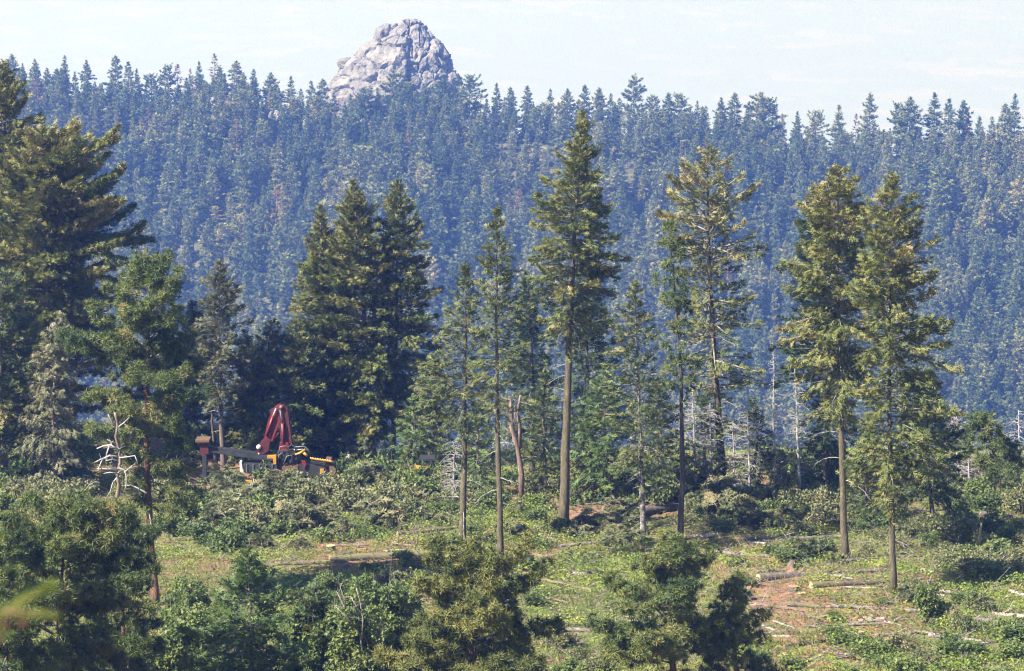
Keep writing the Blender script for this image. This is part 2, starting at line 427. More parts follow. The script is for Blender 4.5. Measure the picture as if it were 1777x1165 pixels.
xs = np.concatenate([np.linspace(-420, -48, 40), np.linspace(-47, 47, 190), np.linspace(48, 420, 40)])
ys = np.concatenate([np.linspace(-60, 100, 50), np.linspace(101, 245, 240), np.linspace(250, 640, 60)])
ob("ground", grid_mesh("ground", xs, ys), ground_mat(), kind="structure")
xs = np.concatenate([np.linspace(-2500, -330, 30), np.linspace(-320, 320, 130), np.linspace(330, 2500, 30)])
ys = np.concatenate([np.linspace(640, 900, 20), np.linspace(905, 1400, 110), np.linspace(1420, 3500, 40)])
ob("far_ridge", grid_mesh("far_ridge", xs, ys), solid_mat("ridge_soil", [(0.3, (0.045, 0.05, 0.028)), (0.5, (0.075, 0.075, 0.042)), (0.62, (0.13, 0.11, 0.075)), (0.72, (0.28, 0.22, 0.17))], 0.12, bump=0, detail=10), kind="structure")
xs = np.linspace(-30000, 30000, 80); ys = np.concatenate([np.linspace(3500, 16000, 60), np.linspace(17000, 58000, 30)])
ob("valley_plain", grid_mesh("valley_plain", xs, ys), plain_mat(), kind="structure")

# ------------------------------------------------------------------ haze
s = Soup(); s.box((-31000, -300, -704), (31000, 59000, 2.5))
hz_mat, nt, out = new_mat("haze_air")
pv = nt.nodes.new("ShaderNodeVolumePrincipled")
pv.inputs["Color"].default_value = (0.185, 0.345, 1.0, 1)
pv.inputs["Absorption Color"].default_value = (1, 1, 1, 1)
pv.inputs["Density"].default_value = 0.00027
pv.inputs["Anisotropy"].default_value = 0.25
nt.links.new(pv.outputs[0], out.inputs["Volume"])
ob("haze", s.mesh("haze", False), hz_mat, kind="stuff")

# ------------------------------------------------------------------ conifers
def spray_template(kind):
    """a flat twig with side twigs, axis +x, about one unit long: each row a triangle"""
    T = []
    if kind == 'fir':
        T.append([(-0.05, -0.10, 0), (-0.05, 0.10, 0), (1.0, 0, -0.04)])
        for i, x in enumerate((0.14, 0.46)):
            for sgn in (-1, 1):
                L = 0.46 * (1 - 0.55 * x) * (0.9 + 0.2 * ((i * 7 + (sgn > 0) * 3) % 5) / 5)
                xx = x + (0.07 if sgn > 0 else 0)
                T.append([(xx - 0.12, 0, 0), (xx + 0.12, 0, 0.02), (xx + L * 0.75, sgn * L, -0.06)])
    elif kind == 'tuft':
        g = np.random.default_rng(5)
        for i in range(17):
            a = i * 2.399; th = math.acos(1 - (i + 0.5) / 17 * 1.35)
            d = np.array([math.cos(th), math.sin(th) * math.cos(a), math.sin(th) * math.sin(a)])
            p = np.cross(d, g.normal(size=3)); p /= np.linalg.norm(p)
            w = 0.088
            T.append([tuple(p * w), tuple(-p * w), tuple(d * g.uniform(0.85, 1.1))])
    elif kind == 'coarse':
        T.append([(-0.1, -0.16, 0), (-0.1, 0.16, 0), (1.0, 0, -0.10)])
        for sgn in (-1, 1):
            T.append([(0.0, 0, 0.03), (0.32, 0, 0.03), (0.62, sgn * 0.50, -0.16)])
    elif kind == 'leaf':
        T.append([(0, 0, 0), (0.45, -0.32, 0.05), (1.0, 0, -0.05)])
        T.append([(0, 0, 0), (1.0, 0, -0.05), (0.45, 0.32, 0.05)])
    return np.array(T, float)

TEMPL = {k: spray_template(k) for k in ('fir', 'tuft', 'coarse', 'leaf')}

def nrm(v):
    return v / (np.linalg.norm(v, axis=-1, keepdims=True) + 1e-9)

def stamp(soup, kind, pos, dirv, up, size, tint):
    """copies of a twig template at pos, along dirv, flat side towards up"""
    T = TEMPL[kind].reshape(-1, 3)
    X = nrm(dirv); Yv = nrm(np.cross(up, X)); Z = np.cross(X, Yv)
    V = pos[:, None, :] + size[:, None, None] * (T[None, :, 0:1] * X[:, None, :] + T[None, :, 1:2] * Yv[:, None, :] + T[None, :, 2:3] * Z[:, None, :])
    n = len(pos) * len(T)
    soup.add(V.reshape(-1, 3), np.arange(n).reshape(-1, 3), np.repeat(tint, len(T)))

def make_conifer(H, rl, rr, crown0, lean=(0, 0), kind='fir', spray=0.42, cover=1.0, whorl=0.36, per=5.6,
                 tint0=0.45, tint_top=0.0, hang=0.0, irregular=0.3, elev=(38, -12), r0=0.32, limb_r=1.0,
                 dead=None, dead_n=0, trunk_sides=9, g=None, bow=0.0, limbs=True, gap=0.0, flare=1.35, radf=None, trunk_z0=-0.6):
    """one tree in its own coordinates. rl / rr: crown radius on the left and right as functions of the height;
    returns trunk, crown, limbs, [dead branches]"""
    g = g or rng
    zz = np.linspace(trunk_z0, H, 16)
    def axis(z):
        t = np.clip(np.asarray(z, float) / H, -0.1, 1)
        return np.stack([lean[0] * t + bow * np.sin(np.pi * t), lean[1] * t + 0 * t, np.asarray(z, float) + 0 * t], -1)
    ta = np.clip(zz / H, 0, 1)
    rad = r0 * ((1 - ta) ** 0.85 * 0.97 + 0.03) * (1 + (flare - 1) * np.exp(-np.clip(zz, 0, None) / 0.5))
    pts = axis(zz); pts[:, :2] += g.normal(0, 0.10 * r0, (len(zz), 2))
    trunk = Soup(); trunk.tube(pts, rad, trunk_sides, jitter=0.05)
    # branches
    z = crown0; B = []
    while z < H - 0.15:
        n = int(per + g.uniform(-1, 1)); a0 = g.uniform(0, 6.283)
        for k in range(n):
            az = a0 + k * 6.283 / n + g.normal(0, 0.25)
            zb = z + g.uniform(-0.5, 0.5) * whorl
            c = math.cos(az)
            rmax = (rl(zb) * (1 - c) + rr(zb) * (1 + c)) / 2 if abs(c) > 0 else (rl(zb) + rr(zb)) / 2
            L = rmax * np.clip(g.normal(0.97, irregular * 0.75), 0.28, 1.42)
            if L > 0.12 and g.random() > gap:
                B.append((zb, az, L))
        z += whorl * g.uniform(0.75, 1.25) * (0.65 + 0.5 * (H - z) / max(H - crown0, 1))
    crown = Soup(); wood = Soup()
    if B:
        B = np.array(B); zb, az, L = B.T
        f = np.clip((zb - crown0) / max(H - crown0, 0.1), 0, 1)
        e = np.radians(elev[1] + (elev[0] - elev[1]) * f + g.normal(0, 12, len(L)))
        droop = (0.16 + 0.16 * (1 - f)) * g.uniform(0.6, 1.4, len(L)); upturn = 0.10 + 0.10 * g.random(len(L))
        base = axis(zb); out = np.stack([np.cos(az), np.sin(az), 0 * az], -1); side = np.stack([-np.sin(az), np.cos(az), 0 * az], -1)
        btint = g.normal(0, 0.13, len(L))
        def curve(i, t):
            l = L[i]
            hor = l * t * np.cos(e[i]); ver = l * (t * np.sin(e[i]) - droop[i] * t ** 2 + upturn[i] * t ** 3)
            return base[i] + out[i] * hor[:, None] + np.array([0, 0, 1.0]) * ver[:, None]
        if kind in ('fir', 'coarse'):
            area = 0.52 * L * (0.36 * L + 0.30) * (1.45 if kind == 'fir' else 1.0)
            cnt = np.maximum(3, (cover * area / (0.16 * spray ** 2) * 0.62 + g.random(len(L))).astype(int))
            i = np.repeat(np.arange(len(L)), cnt)
            t = 0.16 + 0.84 * g.random(len(i)) ** 0.75
            u = g.uniform(-1, 1, len(i))
            w = 0.40 * L[i] * (1.06 - t) * np.minimum(1, t / 0.3) + 0.10
            p0 = curve(i, t); p1 = curve(i, np.minimum(t + 0.05, 1.05))
            Tn = nrm(p1 - p0)
            p0 = p0 + side[i] * (u * w)[:, None]
            p0[:, 2] += -0.22 * u * u * w - hang * 0.25 * np.abs(u) * w + g.normal(-0.03, 0.13, len(i)) * (0.5 + spray)
            D = Tn * (1.0 - 0.45 * np.abs(u))[:, None] + side[i] * (u * 0.85)[:, None]
            D[:, 2] += g.normal(0, 0.34, len(i)) + 0.12 - hang * g.uniform(0.4, 1.5, len(i))
            up = np.array([0, 0, 1.0]) + g.normal(0, 0.70, (len(i), 3)) + out[i] * (0.35 + 0.8 * hang)
            sz = spray * g.uniform(0.7, 1.3, len(i))
            p0 = p0 - nrm(D) * (0.35 * sz)[:, None]
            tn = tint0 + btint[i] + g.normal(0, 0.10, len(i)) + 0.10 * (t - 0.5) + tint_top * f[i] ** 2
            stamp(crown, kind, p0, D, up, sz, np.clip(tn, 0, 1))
        else:                                   # pines: tufts in clusters at the twig ends
            cl = np.maximum(2, (cover * 2.3 * L * (0.5 * L + 0.5) + g.random(len(L))).astype(int))
            i = np.repeat(np.arange(len(L)), cl)
            t = 0.30 + 0.72 * g.random(len(i)) ** 0.7
            u = g.uniform(-1, 1, len(i))
            w = 0.45 * L[i] * (1.1 - t) + 0.18
            c0 = curve(i, np.minimum(t, 1.02)) + side[i] * (u * w)[:, None]
            c0[:, 2] += g.normal(0.02, 0.11, len(i))
            n2 = 4
            j = np.repeat(np.arange(len(i)), n2)
            off = g.normal(0, 1, (len(j), 3)); off = nrm(off) * (spray * g.uniform(0.3, 1.05, len(j)))[:, None]
            p = c0[j] + off
            D = off / spray + out[i][j] * 0.45 + side[i][j] * (u[j] * 0.3)[:, None]; D[:, 2] += 0.5
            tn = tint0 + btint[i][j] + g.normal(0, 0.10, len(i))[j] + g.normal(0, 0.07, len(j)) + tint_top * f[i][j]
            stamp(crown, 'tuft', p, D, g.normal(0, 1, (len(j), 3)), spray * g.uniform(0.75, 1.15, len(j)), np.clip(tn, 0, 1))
        if limbs:
            tt = np.array([0.0, 0.35, 0.7, 0.97])
            for k in range(len(L)):
                P = curve(np.full(4, k), tt)
                rb = (0.010 + 0.0095 * L[k]) * limb_r
                wood.tube(P, rb * np.array([1, 0.8, 0.5, 0.15]), 3, c=g.random(), cap=False)
    deads = []
    if dead:
        for k in range(dead_n):
            zb_ = g.uniform(*dead); az_ = g.uniform(0, 6.283) if g.random() < 0.4 else g.choice([0, math.pi]) + g.normal(0, 0.6)
            l = g.uniform(0.7, 2.3) if k % 3 else g.uniform(0.2, 0.6); el = g.uniform(-0.1, 0.5); dr = g.uniform(0.2, 0.75)
            tt = np.linspace(0, 1, 6)
            o_ = np.array([math.cos(az_), math.sin(az_), 0])
            P = axis(np.full(6, zb_)) + o_ * (l * tt)[:, None] + np.array([0, 0, 1.0]) * (l * (tt * el - dr * tt ** 2))[:, None] + g.normal(0, 0.03 * l, (6, 3)) * tt[:, None]
            d_ = Soup(); d_.tube(P, 0.030 * (1 - 0.8 * tt), 4)
            for q in range(3):
                s0 = P[2 + q % 4]; dv = nrm(o_ + g.normal(0, 0.7, 3)); d_.tube(np.array([s0, s0 + dv * l * 0.16, s0 + dv * l * 0.3 + np.array([0, 0, -0.08])]), [0.012, 0.010, 0.004], 3)
            deads.append(d_)
    return trunk, crown, wood, deads

def plant(name, label, cat, loc, parts, mats, group=None, rz=0.0):
    trunk, crown, wood, deads = parts
    r = thing(name, label, cat, loc, group, rz)
    ob("trunk", trunk.mesh("trunk"), mats[0], r)
    if crown.n:
        ob("crown", crown.mesh("crown"), mats[1], r, kind="stuff")
    if wood.n:
        ob("limbs", wood.mesh("limbs"), mats[2], r, kind="stuff")
    for d_ in deads:
        ob("dead_branch", d_.mesh("dead_branch"), M['deadwood'], r)
    return r

# ------------------------------------------------------------------ the trees standing on the cleared shoulder
NEAR_SIL = []

def near_tree(label, base, top, crown, tw, mats, Y=None, name='fir_tree', group=None, **kw):
    """base, top: where the foot and the tip stand in view; crown: (row, reach left, reach right) in picture units; tw: trunk width"""
    if Y is None:
        p = ground_at(*base)
    else:
        p = at(base[0], base[1], Y); p[2] = float(terrain(p[0], Y))
    m = float(p @ FWD) / FPX
    tp_ = at(top[0], top[1], p[1]); H = tp_[2] - p[2]; lean = tp_[0] - p[0]
    cr = sorted(crown)
    zs = np.array([at(top[0], r, p[1])[2] - p[2] for r, a, b in cr])
    L = np.array([a for r, a, b in cr], float) * m; R = np.array([b for r, a, b in cr], float) * m
    o = np.argsort(zs); zs, L, R = zs[o], L[o], R[o]
    zt = np.append(zs, H); L = np.append(L, 0.05); R = np.append(R, 0.05)
    rl = lambda z: float(np.interp(z, zt, L)); rr = lambda z: float(np.interp(z, zt, R))
    rows = np.array([top[1]] + [r for r, a, b in cr], float)
    ax = np.interp(rows, [top[1], max(base[1], rows[-1])], [top[0], base[0]])
    NEAR_SIL.append(np.stack([rows, ax - 0.9 * np.array([0] + [a for r, a, b in cr]), ax + 0.9 * np.array([0] + [b for r, a, b in cr])], -1))
    d = kw.pop('dead', None)
    if d:
        kw['dead'] = tuple(sorted((at(top[0], d[0], p[1])[2] - p[2], at(top[0], d[1], p[1])[2] - p[2]))); kw['dead_n'] = int(d[2] * 1.7)
    kw.setdefault('g', np.random.default_rng(int(base[0] * 7 + top[1])))
    parts = make_conifer(H, rl, rr, max(0.3, float(zs[0])), lean=(lean, 0), r0=tw * m / 2, bow=kw.pop('bow', float(kw['g'].normal(0, 0.22))), **kw)
    return plant(name, label, 'tree', p, parts, mats, group)

FIR = (M['bark'], M['fir'], M['limb'])
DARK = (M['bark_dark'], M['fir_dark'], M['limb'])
GOLD = (M['bark'], M['fir_gold'], M['limb'])
MOSS = (M['bark_moss'], M['fir_gold'], M['limb'])
PINE = (M['bark_red'], M['pine'], M['limb'])
GRP = 'conifers standing on the cleared shoulder'

# left edge
near_tree('tallest big fir at the left edge, olive top with cone clusters', (12, 900), (6, 106), [(150, 25, 32), (200, 50, 50), (260, 70, 70), (330, 110, 95), (420, 150, 120), (520, 160, 120), (640, 150, 100), (760, 140, 90), (850, 110, 60)], 26, GOLD, Y=224, group=GRP, cover=1.0, tint_top=0.25, irregular=0.35, spray=0.5, whorl=0.42)
near_tree('huge dark spreading fir mass beside the left edge', (88, 900), (70, 222), [(245, 25, 30), (270, 45, 75), (300, 55, 108), (340, 75, 128), (430, 90, 148), (500, 100, 148), (570, 90, 112), (650, 80, 90), (760, 70, 70), (840, 60, 50)], 26, (M['bark_dark'], M['fir_gold'], M['limb']), Y=216, group=GRP, cover=1.15, tint_top=0.25, irregular=0.42, spray=0.5, whorl=0.38, tint0=0.50)
near_tree('bushy fir low at the left edge below the big firs', (12, 900), (8, 470), [(500, 30, 35), (560, 60, 55), (640, 75, 58), (760, 70, 50)], 15, FIR, Y=206, group=GRP, cover=1.0, irregular=0.4)
near_tree('thin greyish drooping fir between the big left fir and the pine', (98, 860), (106, 546), [(570, 16, 22), (620, 35, 38), (680, 52, 48), (740, 60, 50), (800, 45, 40)], 10, (M['bark'], M['fir_grey'], M['limb']), Y=204, group=GRP, hang=0.8, cover=0.8)
near_tree('large ponderosa pine with orange trunk at left', (269, 1050), (264, 447), [(465, 26, 30), (490, 40, 44), (540, 70, 62), (590, 96, 74), (640, 118, 84), (690, 122, 88), (740, 90, 78), (800, 70, 64), (850, 20, 90), (880, 40, 100)], 15, PINE, name='pine_tree', group=GRP, kind='pine', spray=0.34, cover=1.15, whorl=0.6, per=4.8, irregular=0.55, elev=(45, 0), tint0=0.56, limb_r=1.4)
near_tree('medium fir with pale trunk between the pine and the big twin firs', (387, 775), (381, 449), [(480, 16, 18), (530, 38, 40), (580, 48, 50), (630, 50, 52), (690, 32, 34)], 9, (M['bark'], M['fir_grey'], M['limb']), Y=214, group=GRP, dead=(690, 750, 3), cover=0.9, tint0=0.3)
near_tree('slim bare-stemmed fir just left of the pale-trunked fir', (374, 770), (372, 560), [(590, 14, 14), (640, 24, 24), (700, 18, 18)], 6, DARK, Y=216, group=GRP, cover=0.7)
near_tree('olive fir standing behind the red loader boom', (452, 800), (472, 552), [(580, 18, 22), (620, 36, 36), (680, 50, 46), (740, 56, 48), (790, 50, 44)], 10, FIR, Y=217, group=GRP, cover=1.0, tint0=0.55)
near_tree('left shoulder fir of the dense twin clump, olive with pale branch tips', (568, 815), (554, 352), [(375, 12, 10), (420, 26, 20), (470, 46, 40), (530, 62, 50), (600, 72, 60), (680, 84, 60), (760, 60, 50)], 14, GOLD, Y=221, group=GRP, cover=1.15, tint_top=0.2, irregular=0.2)
near_tree('tallest dense fir of the clump right of the loader', (648, 806), (612, 312), [(335, 14, 14), (370, 32, 30), (410, 50, 46), (460, 66, 52), (520, 84, 52), (600, 100, 60), (680, 110, 70), (750, 80, 40)], 13, GOLD, group=GRP, cover=1.2, tint_top=0.12, irregular=0.22, tint0=0.5)
near_tree('dark conical fir on the right of the dense clump', (682, 806), (690, 310), [(335, 16, 16), (370, 32, 30), (410, 36, 46), (450, 40, 56), (500, 44, 68), (560, 54, 76), (620, 60, 78), (700, 50, 84)], 10, (M['bark'], M['fir'], M['limb']), group=GRP, cover=1.05, irregular=0.32, tint0=0.58, dead=(700, 780, 3))
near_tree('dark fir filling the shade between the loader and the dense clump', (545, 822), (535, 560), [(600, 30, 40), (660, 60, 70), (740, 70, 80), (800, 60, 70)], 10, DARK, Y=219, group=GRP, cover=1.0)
near_tree('drooping yellow-green fir low beside the thin mossy trunk', (745, 850), (752, 610), [(640, 25, 20), (690, 45, 35), (740, 60, 40), (790, 65, 40)], 9, FIR, Y=216, group=GRP, hang=0.5, cover=0.8, tint0=0.6)
near_tree('slim fir with short olive top left of the taller mossy-stemmed fir', (802, 945), (808, 456), [(480, 14, 14), (520, 26, 26), (560, 38, 34), (600, 52, 36), (650, 66, 40), (700, 60, 46), (760, 40, 40)], 13, (M['bark_moss'], M['fir'], M['limb']), group=GRP, cover=0.6, dead=(740, 890, 9), tint0=0.55, irregular=0.45, gap=0.15)
near_tree('slender fir with long mossy stem and pale top branches, left of centre', (870, 985), (862, 357), [(380, 10, 12), (420, 24, 24), (455, 32, 36), (490, 32, 44), (530, 34, 44), (580, 40, 42), (640, 44, 36), (720, 30, 36)], 12, MOSS, group=GRP, cover=0.62, dead=(640, 860, 8), irregular=0.4, gap=0.12, tint0=0.45)
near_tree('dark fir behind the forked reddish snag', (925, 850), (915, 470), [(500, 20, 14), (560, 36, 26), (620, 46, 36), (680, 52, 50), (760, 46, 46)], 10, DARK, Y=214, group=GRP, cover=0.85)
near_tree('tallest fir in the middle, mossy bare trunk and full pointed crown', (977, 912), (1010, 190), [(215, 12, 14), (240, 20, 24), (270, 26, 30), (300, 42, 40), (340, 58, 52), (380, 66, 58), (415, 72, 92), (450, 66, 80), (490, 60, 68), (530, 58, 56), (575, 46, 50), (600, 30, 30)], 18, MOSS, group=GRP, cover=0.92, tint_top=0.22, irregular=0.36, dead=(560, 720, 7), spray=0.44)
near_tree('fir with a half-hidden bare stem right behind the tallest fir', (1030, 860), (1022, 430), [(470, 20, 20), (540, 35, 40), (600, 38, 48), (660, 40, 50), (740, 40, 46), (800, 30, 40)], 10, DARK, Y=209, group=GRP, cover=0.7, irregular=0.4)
near_tree('thin fir with sparse crown and pale flaking foot, centre right', (1116, 940), (1100, 482), [(510, 12, 12), (545, 26, 26), (590, 42, 40), (640, 54, 44), (700, 64, 50), (760, 70, 46), (810, 40, 36)], 11, (M['bark_white'], M['fir'], M['limb']), group=GRP, cover=0.55, dead=(700, 850, 9), irregular=0.45, gap=0.18, tint0=0.55)
near_tree('narrow pine with a straight blackish trunk', (1181, 950), (1161, 386), [(405, 14, 14), (440, 26, 24), (490, 34, 26), (540, 28, 26), (570, 34, 36), (600, 30, 34), (660, 36, 40), (700, 24, 30)], 11, (M['bark_dark'], M['pine'], M['limb']), name='pine_tree', group=GRP, kind='pine', spray=0.36, cover=0.8, whorl=0.75, per=3.6, elev=(40, -5), tint0=0.48, irregular=0.4, dead=(690, 800, 5))
near_tree('open-crowned fir with long pale branches, right of the narrow pine', (1258, 852), (1228, 247), [(265, 14, 14), (300, 44, 42), (335, 62, 76), (370, 76, 84), (410, 84, 84), (450, 68, 86), (500, 58, 72), (560, 70, 66), (600, 72, 88), (650, 44, 80), (700, 28, 66), (740, 28, 70)], 15, (M['bark_moss'], M['fir_gold'], M['limb']), group=GRP, cover=0.58, irregular=0.45, gap=0.2, dead=(620, 800, 7), tint_top=0.3, tint0=0.55, limb_r=1.8, whorl=0.5, spray=0.46)
near_tree('tall olive fir with bare mossy trunk, left of the right-hand pair', (1467, 975), (1453, 282), [(305, 18, 20), (340, 44, 46), (380, 58, 52), (430, 72, 72), (490, 78, 76), (560, 80, 74), (620, 70, 64), (680, 60, 52), (720, 34, 50)], 14, MOSS, group=GRP, cover=0.85, tint_top=0.25, irregular=0.38, dead=(660, 840, 9), hang=0.25, tint0=0.55)
near_tree('dark fir behind the tall olive fir with ragged limbs to the left', (1432, 870), (1418, 325), [(360, 24, 20), (430, 62, 30), (480, 66, 30), (540, 72, 40), (620, 76, 40), (700, 44, 60), (780, 40, 50)], 12, DARK, Y=205, group=GRP, cover=0.8, irregular=0.45, tint0=0.35)
near_tree('fir of the right-hand pair, foliage almost down to its foot', (1550, 1030), (1548, 295), [(318, 14, 14), (350, 26, 32), (400, 50, 60), (450, 60, 74), (510, 64, 82), (570, 64, 88), (600, 48, 118), (630, 48, 74), (690, 52, 108), (740, 56, 96), (800, 56, 76), (860, 60, 54), (890, 30, 30)], 12, MOSS, group=GRP, cover=0.82, tint_top=0.2, irregular=0.42, tint0=0.50, dead=(880, 960, 4), hang=0.15)
near_tree('dark lower fir behind the foot of the right-hand fir', (1622, 930), (1610, 640), [(680, 24, 24), (740, 44, 46), (800, 50, 62), (860, 44, 50)], 9, DARK, group=GRP, cover=0.9)
near_tree('small leaning pine by itself near the right edge', (1735, 862), (1694, 724), [(735, 22, 24), (760, 50, 36), (785, 56, 46), (805, 46, 44)], 9, (M['bark'], M['pine'], M['limb']), name='pine_tree', group=GRP, kind='pine', spray=0.38, cover=1.25, whorl=0.5, per=4.5, elev=(35, 0), tint0=0.45, bow=0.5)
near_tree('olive fir between the pale-trunked fir and the loader boom', (428, 790), (425, 575), [(610, 22, 22), (660, 40, 40), (720, 52, 50), (780, 50, 46)], 9, FIR, Y=218, group=GRP, cover=0.9, tint0=0.55)
near_tree('fir right of the ponderosa pine, behind its crown', (338, 790), (334, 520), [(560, 22, 22), (620, 42, 40), (690, 52, 44), (770, 46, 40)], 9, FIR, Y=220, group=GRP, cover=0.9, tint0=0.5)
near_tree('olive fir at the left foot of the dense clump', (508, 806), (512, 545), [(590, 24, 26), (640, 44, 44), (700, 58, 54), (770, 52, 50)], 9, FIR, Y=216.5, group=GRP, cover=0.95, tint0=0.58)
# smaller green conifers that fill the back edge
UND = 'smaller conifers along the back edge of the clearing'
for lab, b, t, w, mt_, cv in [
    ('short green fir behind the foot of the tallest fir', (1012, 866), (1010, 690), 46, FIR, .9), ('bushy green fir left of the pale-footed thin fir', (1062, 872), (1052, 630), 62, (M['bark'], M['fir_young'], M['limb']), .9),
    ('bushy green fir between the pale-footed fir and the blackish trunk', (1142, 872), (1140, 650), 52, FIR, .85), ('small green fir left of the open-crowned fir', (1222, 856), (1222, 690), 44, (M['bark'], M['fir_young'], M['limb']), .9),
    ('small dark fir right of the open-crowned fir', (1300, 860), (1304, 690), 40, DARK, .8), ('small fir left of the tallest fir in the middle', (948, 862), (945, 640), 46, FIR, .85),
    ('small drooping fir right of the mossy slim fir', (838, 860), (836, 690), 40, (M['bark'], M['fir_young'], M['limb']), .85), ('low fir under the dense clump', (706, 832), (718, 690), 46, (M['bark'], M['fir_young'], M['limb']), .9),
    ('young green fir low at left below the grey drooping fir', (62, 850), (62, 690), 58, (M['bark'], M['fir_young'], M['limb']), 1.0), ('smaller young green fir at left beside the pine foliage', (116, 850), (112, 724), 44, (M['bark'], M['fir_young'], M['limb']), 1.0),
    ('low fir between the tall olive fir and the right-hand fir', (1512, 900), (1508, 735), 40, (M['bark'], M['fir'], M['limb']), .8), ('dark fir left of the pine in the road shade', (332, 800), (330, 600), 46, DARK, .9),
    ('dark fir standing behind the left end of the loader beam', (412, 790), (424, 640), 36, FIR, .9)]:
    rws = [(t[1] + (b[1] - t[1]) * f, w * k, w * k) for f, k in ((0.12, .28), (0.3, .58), (0.55, .9), (0.8, 1.0), (0.95, .8))]
    near_tree(lab, b, t, rws, 9, mt_, Y=min(226, ground_at(*b)[1]), group=UND, cover=cv * 0.8, irregular=0.4, spray=0.46, hang=0.2)
# foreground trees whose feet stand below the frame
FG = 'foreground trees along the bottom of the photo'
near_tree('wide olive pine in the bottom middle foreground', (838, 1500), (822, 950), [(968, 24, 26), (1000, 62, 66), (1040, 92, 100), (1090, 118, 128), (1150, 140, 138), (1240, 140, 140)], 18, (M['bark_red'], M['pine_gold'], M['limb']), Y=128, name='pine_tree', group=FG, kind='pine', spray=0.32, cover=1.6, whorl=0.55, per=5.4, elev=(45, 0), tint0=0.42, limb_r=1.3, irregular=0.48)
near_tree('pine in the bottom foreground right of the middle', (1172, 1500), (1166, 940), [(960, 22, 22), (1000, 64, 64), (1040, 86, 86), (1090, 104, 102), (1150, 118, 116), (1230, 110, 110)], 14, PINE, Y=138, name='pine_tree', group=FG, kind='pine', spray=0.31, cover=1.65, whorl=0.52, per=5.2, elev=(45, 0), tint0=0.60, irregular=0.5)
near_tree('small pine beside it in the bottom foreground, thinner', (1280, 1500), (1276, 998), [(1015, 16, 16), (1040, 34, 32), (1080, 50, 48), (1130, 62, 58), (1200, 60, 60)], 11, PINE, Y=140, name='pine_tree', group=FG, kind='pine', spray=0.30, cover=1.3, whorl=0.55, per=5.2, elev=(45, 0), tint0=0.60, irregular=0.42)
near_tree('dark green young fir in the lower left foreground', (434, 1500), (430, 945), [(970, 16, 16), (1010, 42, 42), (1060, 74, 72), (1110, 96, 92), (1165, 108, 104), (1240, 110, 110)], 14, (M['bark'], M['fir_young'], M['limb']), Y=132, group=FG, spray=0.36, cover=1.0, tint0=0.42, irregular=0.35)
near_tree('big pine filling the lower left corner', (112, 1500), (118, 868), [(885, 30, 30), (920, 72, 70), (960, 104, 100), (1020, 128, 120), (1090, 136, 128), (1165, 130, 130), (1250, 130, 130)], 17, PINE, Y=126, name='pine_tree', group=FG, kind='pine', spray=0.33, cover=1.5, whorl=0.55, per=5.2, elev=(45, 0), tint0=0.54, irregular=0.45)
near_tree('pine at the lower left between the corner pine and the orange trunk', (212, 1500), (210, 890), [(905, 22, 22), (940, 46, 40), (990, 60, 48), (1050, 70, 50), (1110, 72, 60), (1180, 72, 70)], 13, PINE, Y=134, name='pine_tree', group=FG, kind='pine', spray=0.32, cover=1.4, irregular=0.45, whorl=0.55, per=4.6, elev=(45, 0), tint0=0.46)
near_tree('dark pine cut by the left edge at the bottom', (18, 1500), (22, 893), [(910, 16, 16), (950, 34, 34), (1010, 46, 46), (1090, 56, 50), (1180, 60, 56)], 12, (M['bark_dark'], M['pine'], M['limb']), Y=122, name='pine_tree', group=FG, kind='pine', spray=0.32, cover=1.4, irregular=0.45, whorl=0.55, per=4.6, elev=(45, 0), tint0=0.36)
near_tree('young fir behind the dark green fir at lower left', (520, 1500), (545, 1010), [(1030, 14, 14), (1080, 40, 40), (1140, 60, 60), (1200, 70, 70)], 10, (M['bark'], M['fir_dark'], M['limb']), Y=139, group=FG, spray=0.36, cover=0.9, tint0=0.5)

# ------------------------------------------------------------------ standing dead trees
def dead_tree(label, base, top, w, tw, mat, Y=None, n=70, group='bare dead trees', droop=0.35, seed=1):
    g = np.random.default_rng(seed)
    p = ground_at(*base) if Y is None else at(base[0], base[1], Y); p[2] = float(terrain(p[0], p[1]))
    m = float(p @ FWD) / FPX
    tp_ = at(top[0], top[1], p[1]); H = tp_[2] - p[2]; lean = tp_[0] - p[0]
    r = thing('dead_tree', label, 'dead tree', p, group)
    tr = Soup(); z = np.linspace(-0.4, H, 9)
    tr.tube(np.stack([lean * np.clip(z, 0, None) / H + g.normal(0, 0.03, 9), g.normal(0, 0.03, 9), z], -1), tw * m / 2 * np.linspace(1.1, 0.15, 9), 6)
    ob("trunk", tr.mesh("trunk"), mat, r)
    b = Soup()
    for k in range(n):
        zb = H * g.uniform(0.12, 0.98); f = zb / H
        l = w * m * (1.1 - f) ** 0.6 * g.uniform(0.5, 1.1); az = g.uniform(0, 6.283); o_ = np.array([math.cos(az), math.sin(az), 0])
        t = np.linspace(0, 1, 5)
        P = np.array([lean * f, 0, zb]) + o_ * (l * t)[:, None] + np.array([0, 0, 1.0]) * (l * (0.25 * t - droop * g.uniform(.5, 1.5) * t * t))[:, None]
        b.tube(P, 0.024 * (1 - 0.75 * t), 3, cap=False)
        for q in range(5):
            s0 = P[1 + q % 4]; dv = nrm(o_ * 0.6 + g.normal(0, 0.6, 3)); ll = l * g.uniform(0.15, 0.35)
            b.tube(np.array([s0, s0 + dv * ll * 0.6, s0 + dv * ll + np.array([0, 0, -0.1 * ll])]), [0.012, 0.010, 0.005], 3, cap=False)
    ob("branches", b.mesh("branches"), mat, r, kind="stuff")
    return r
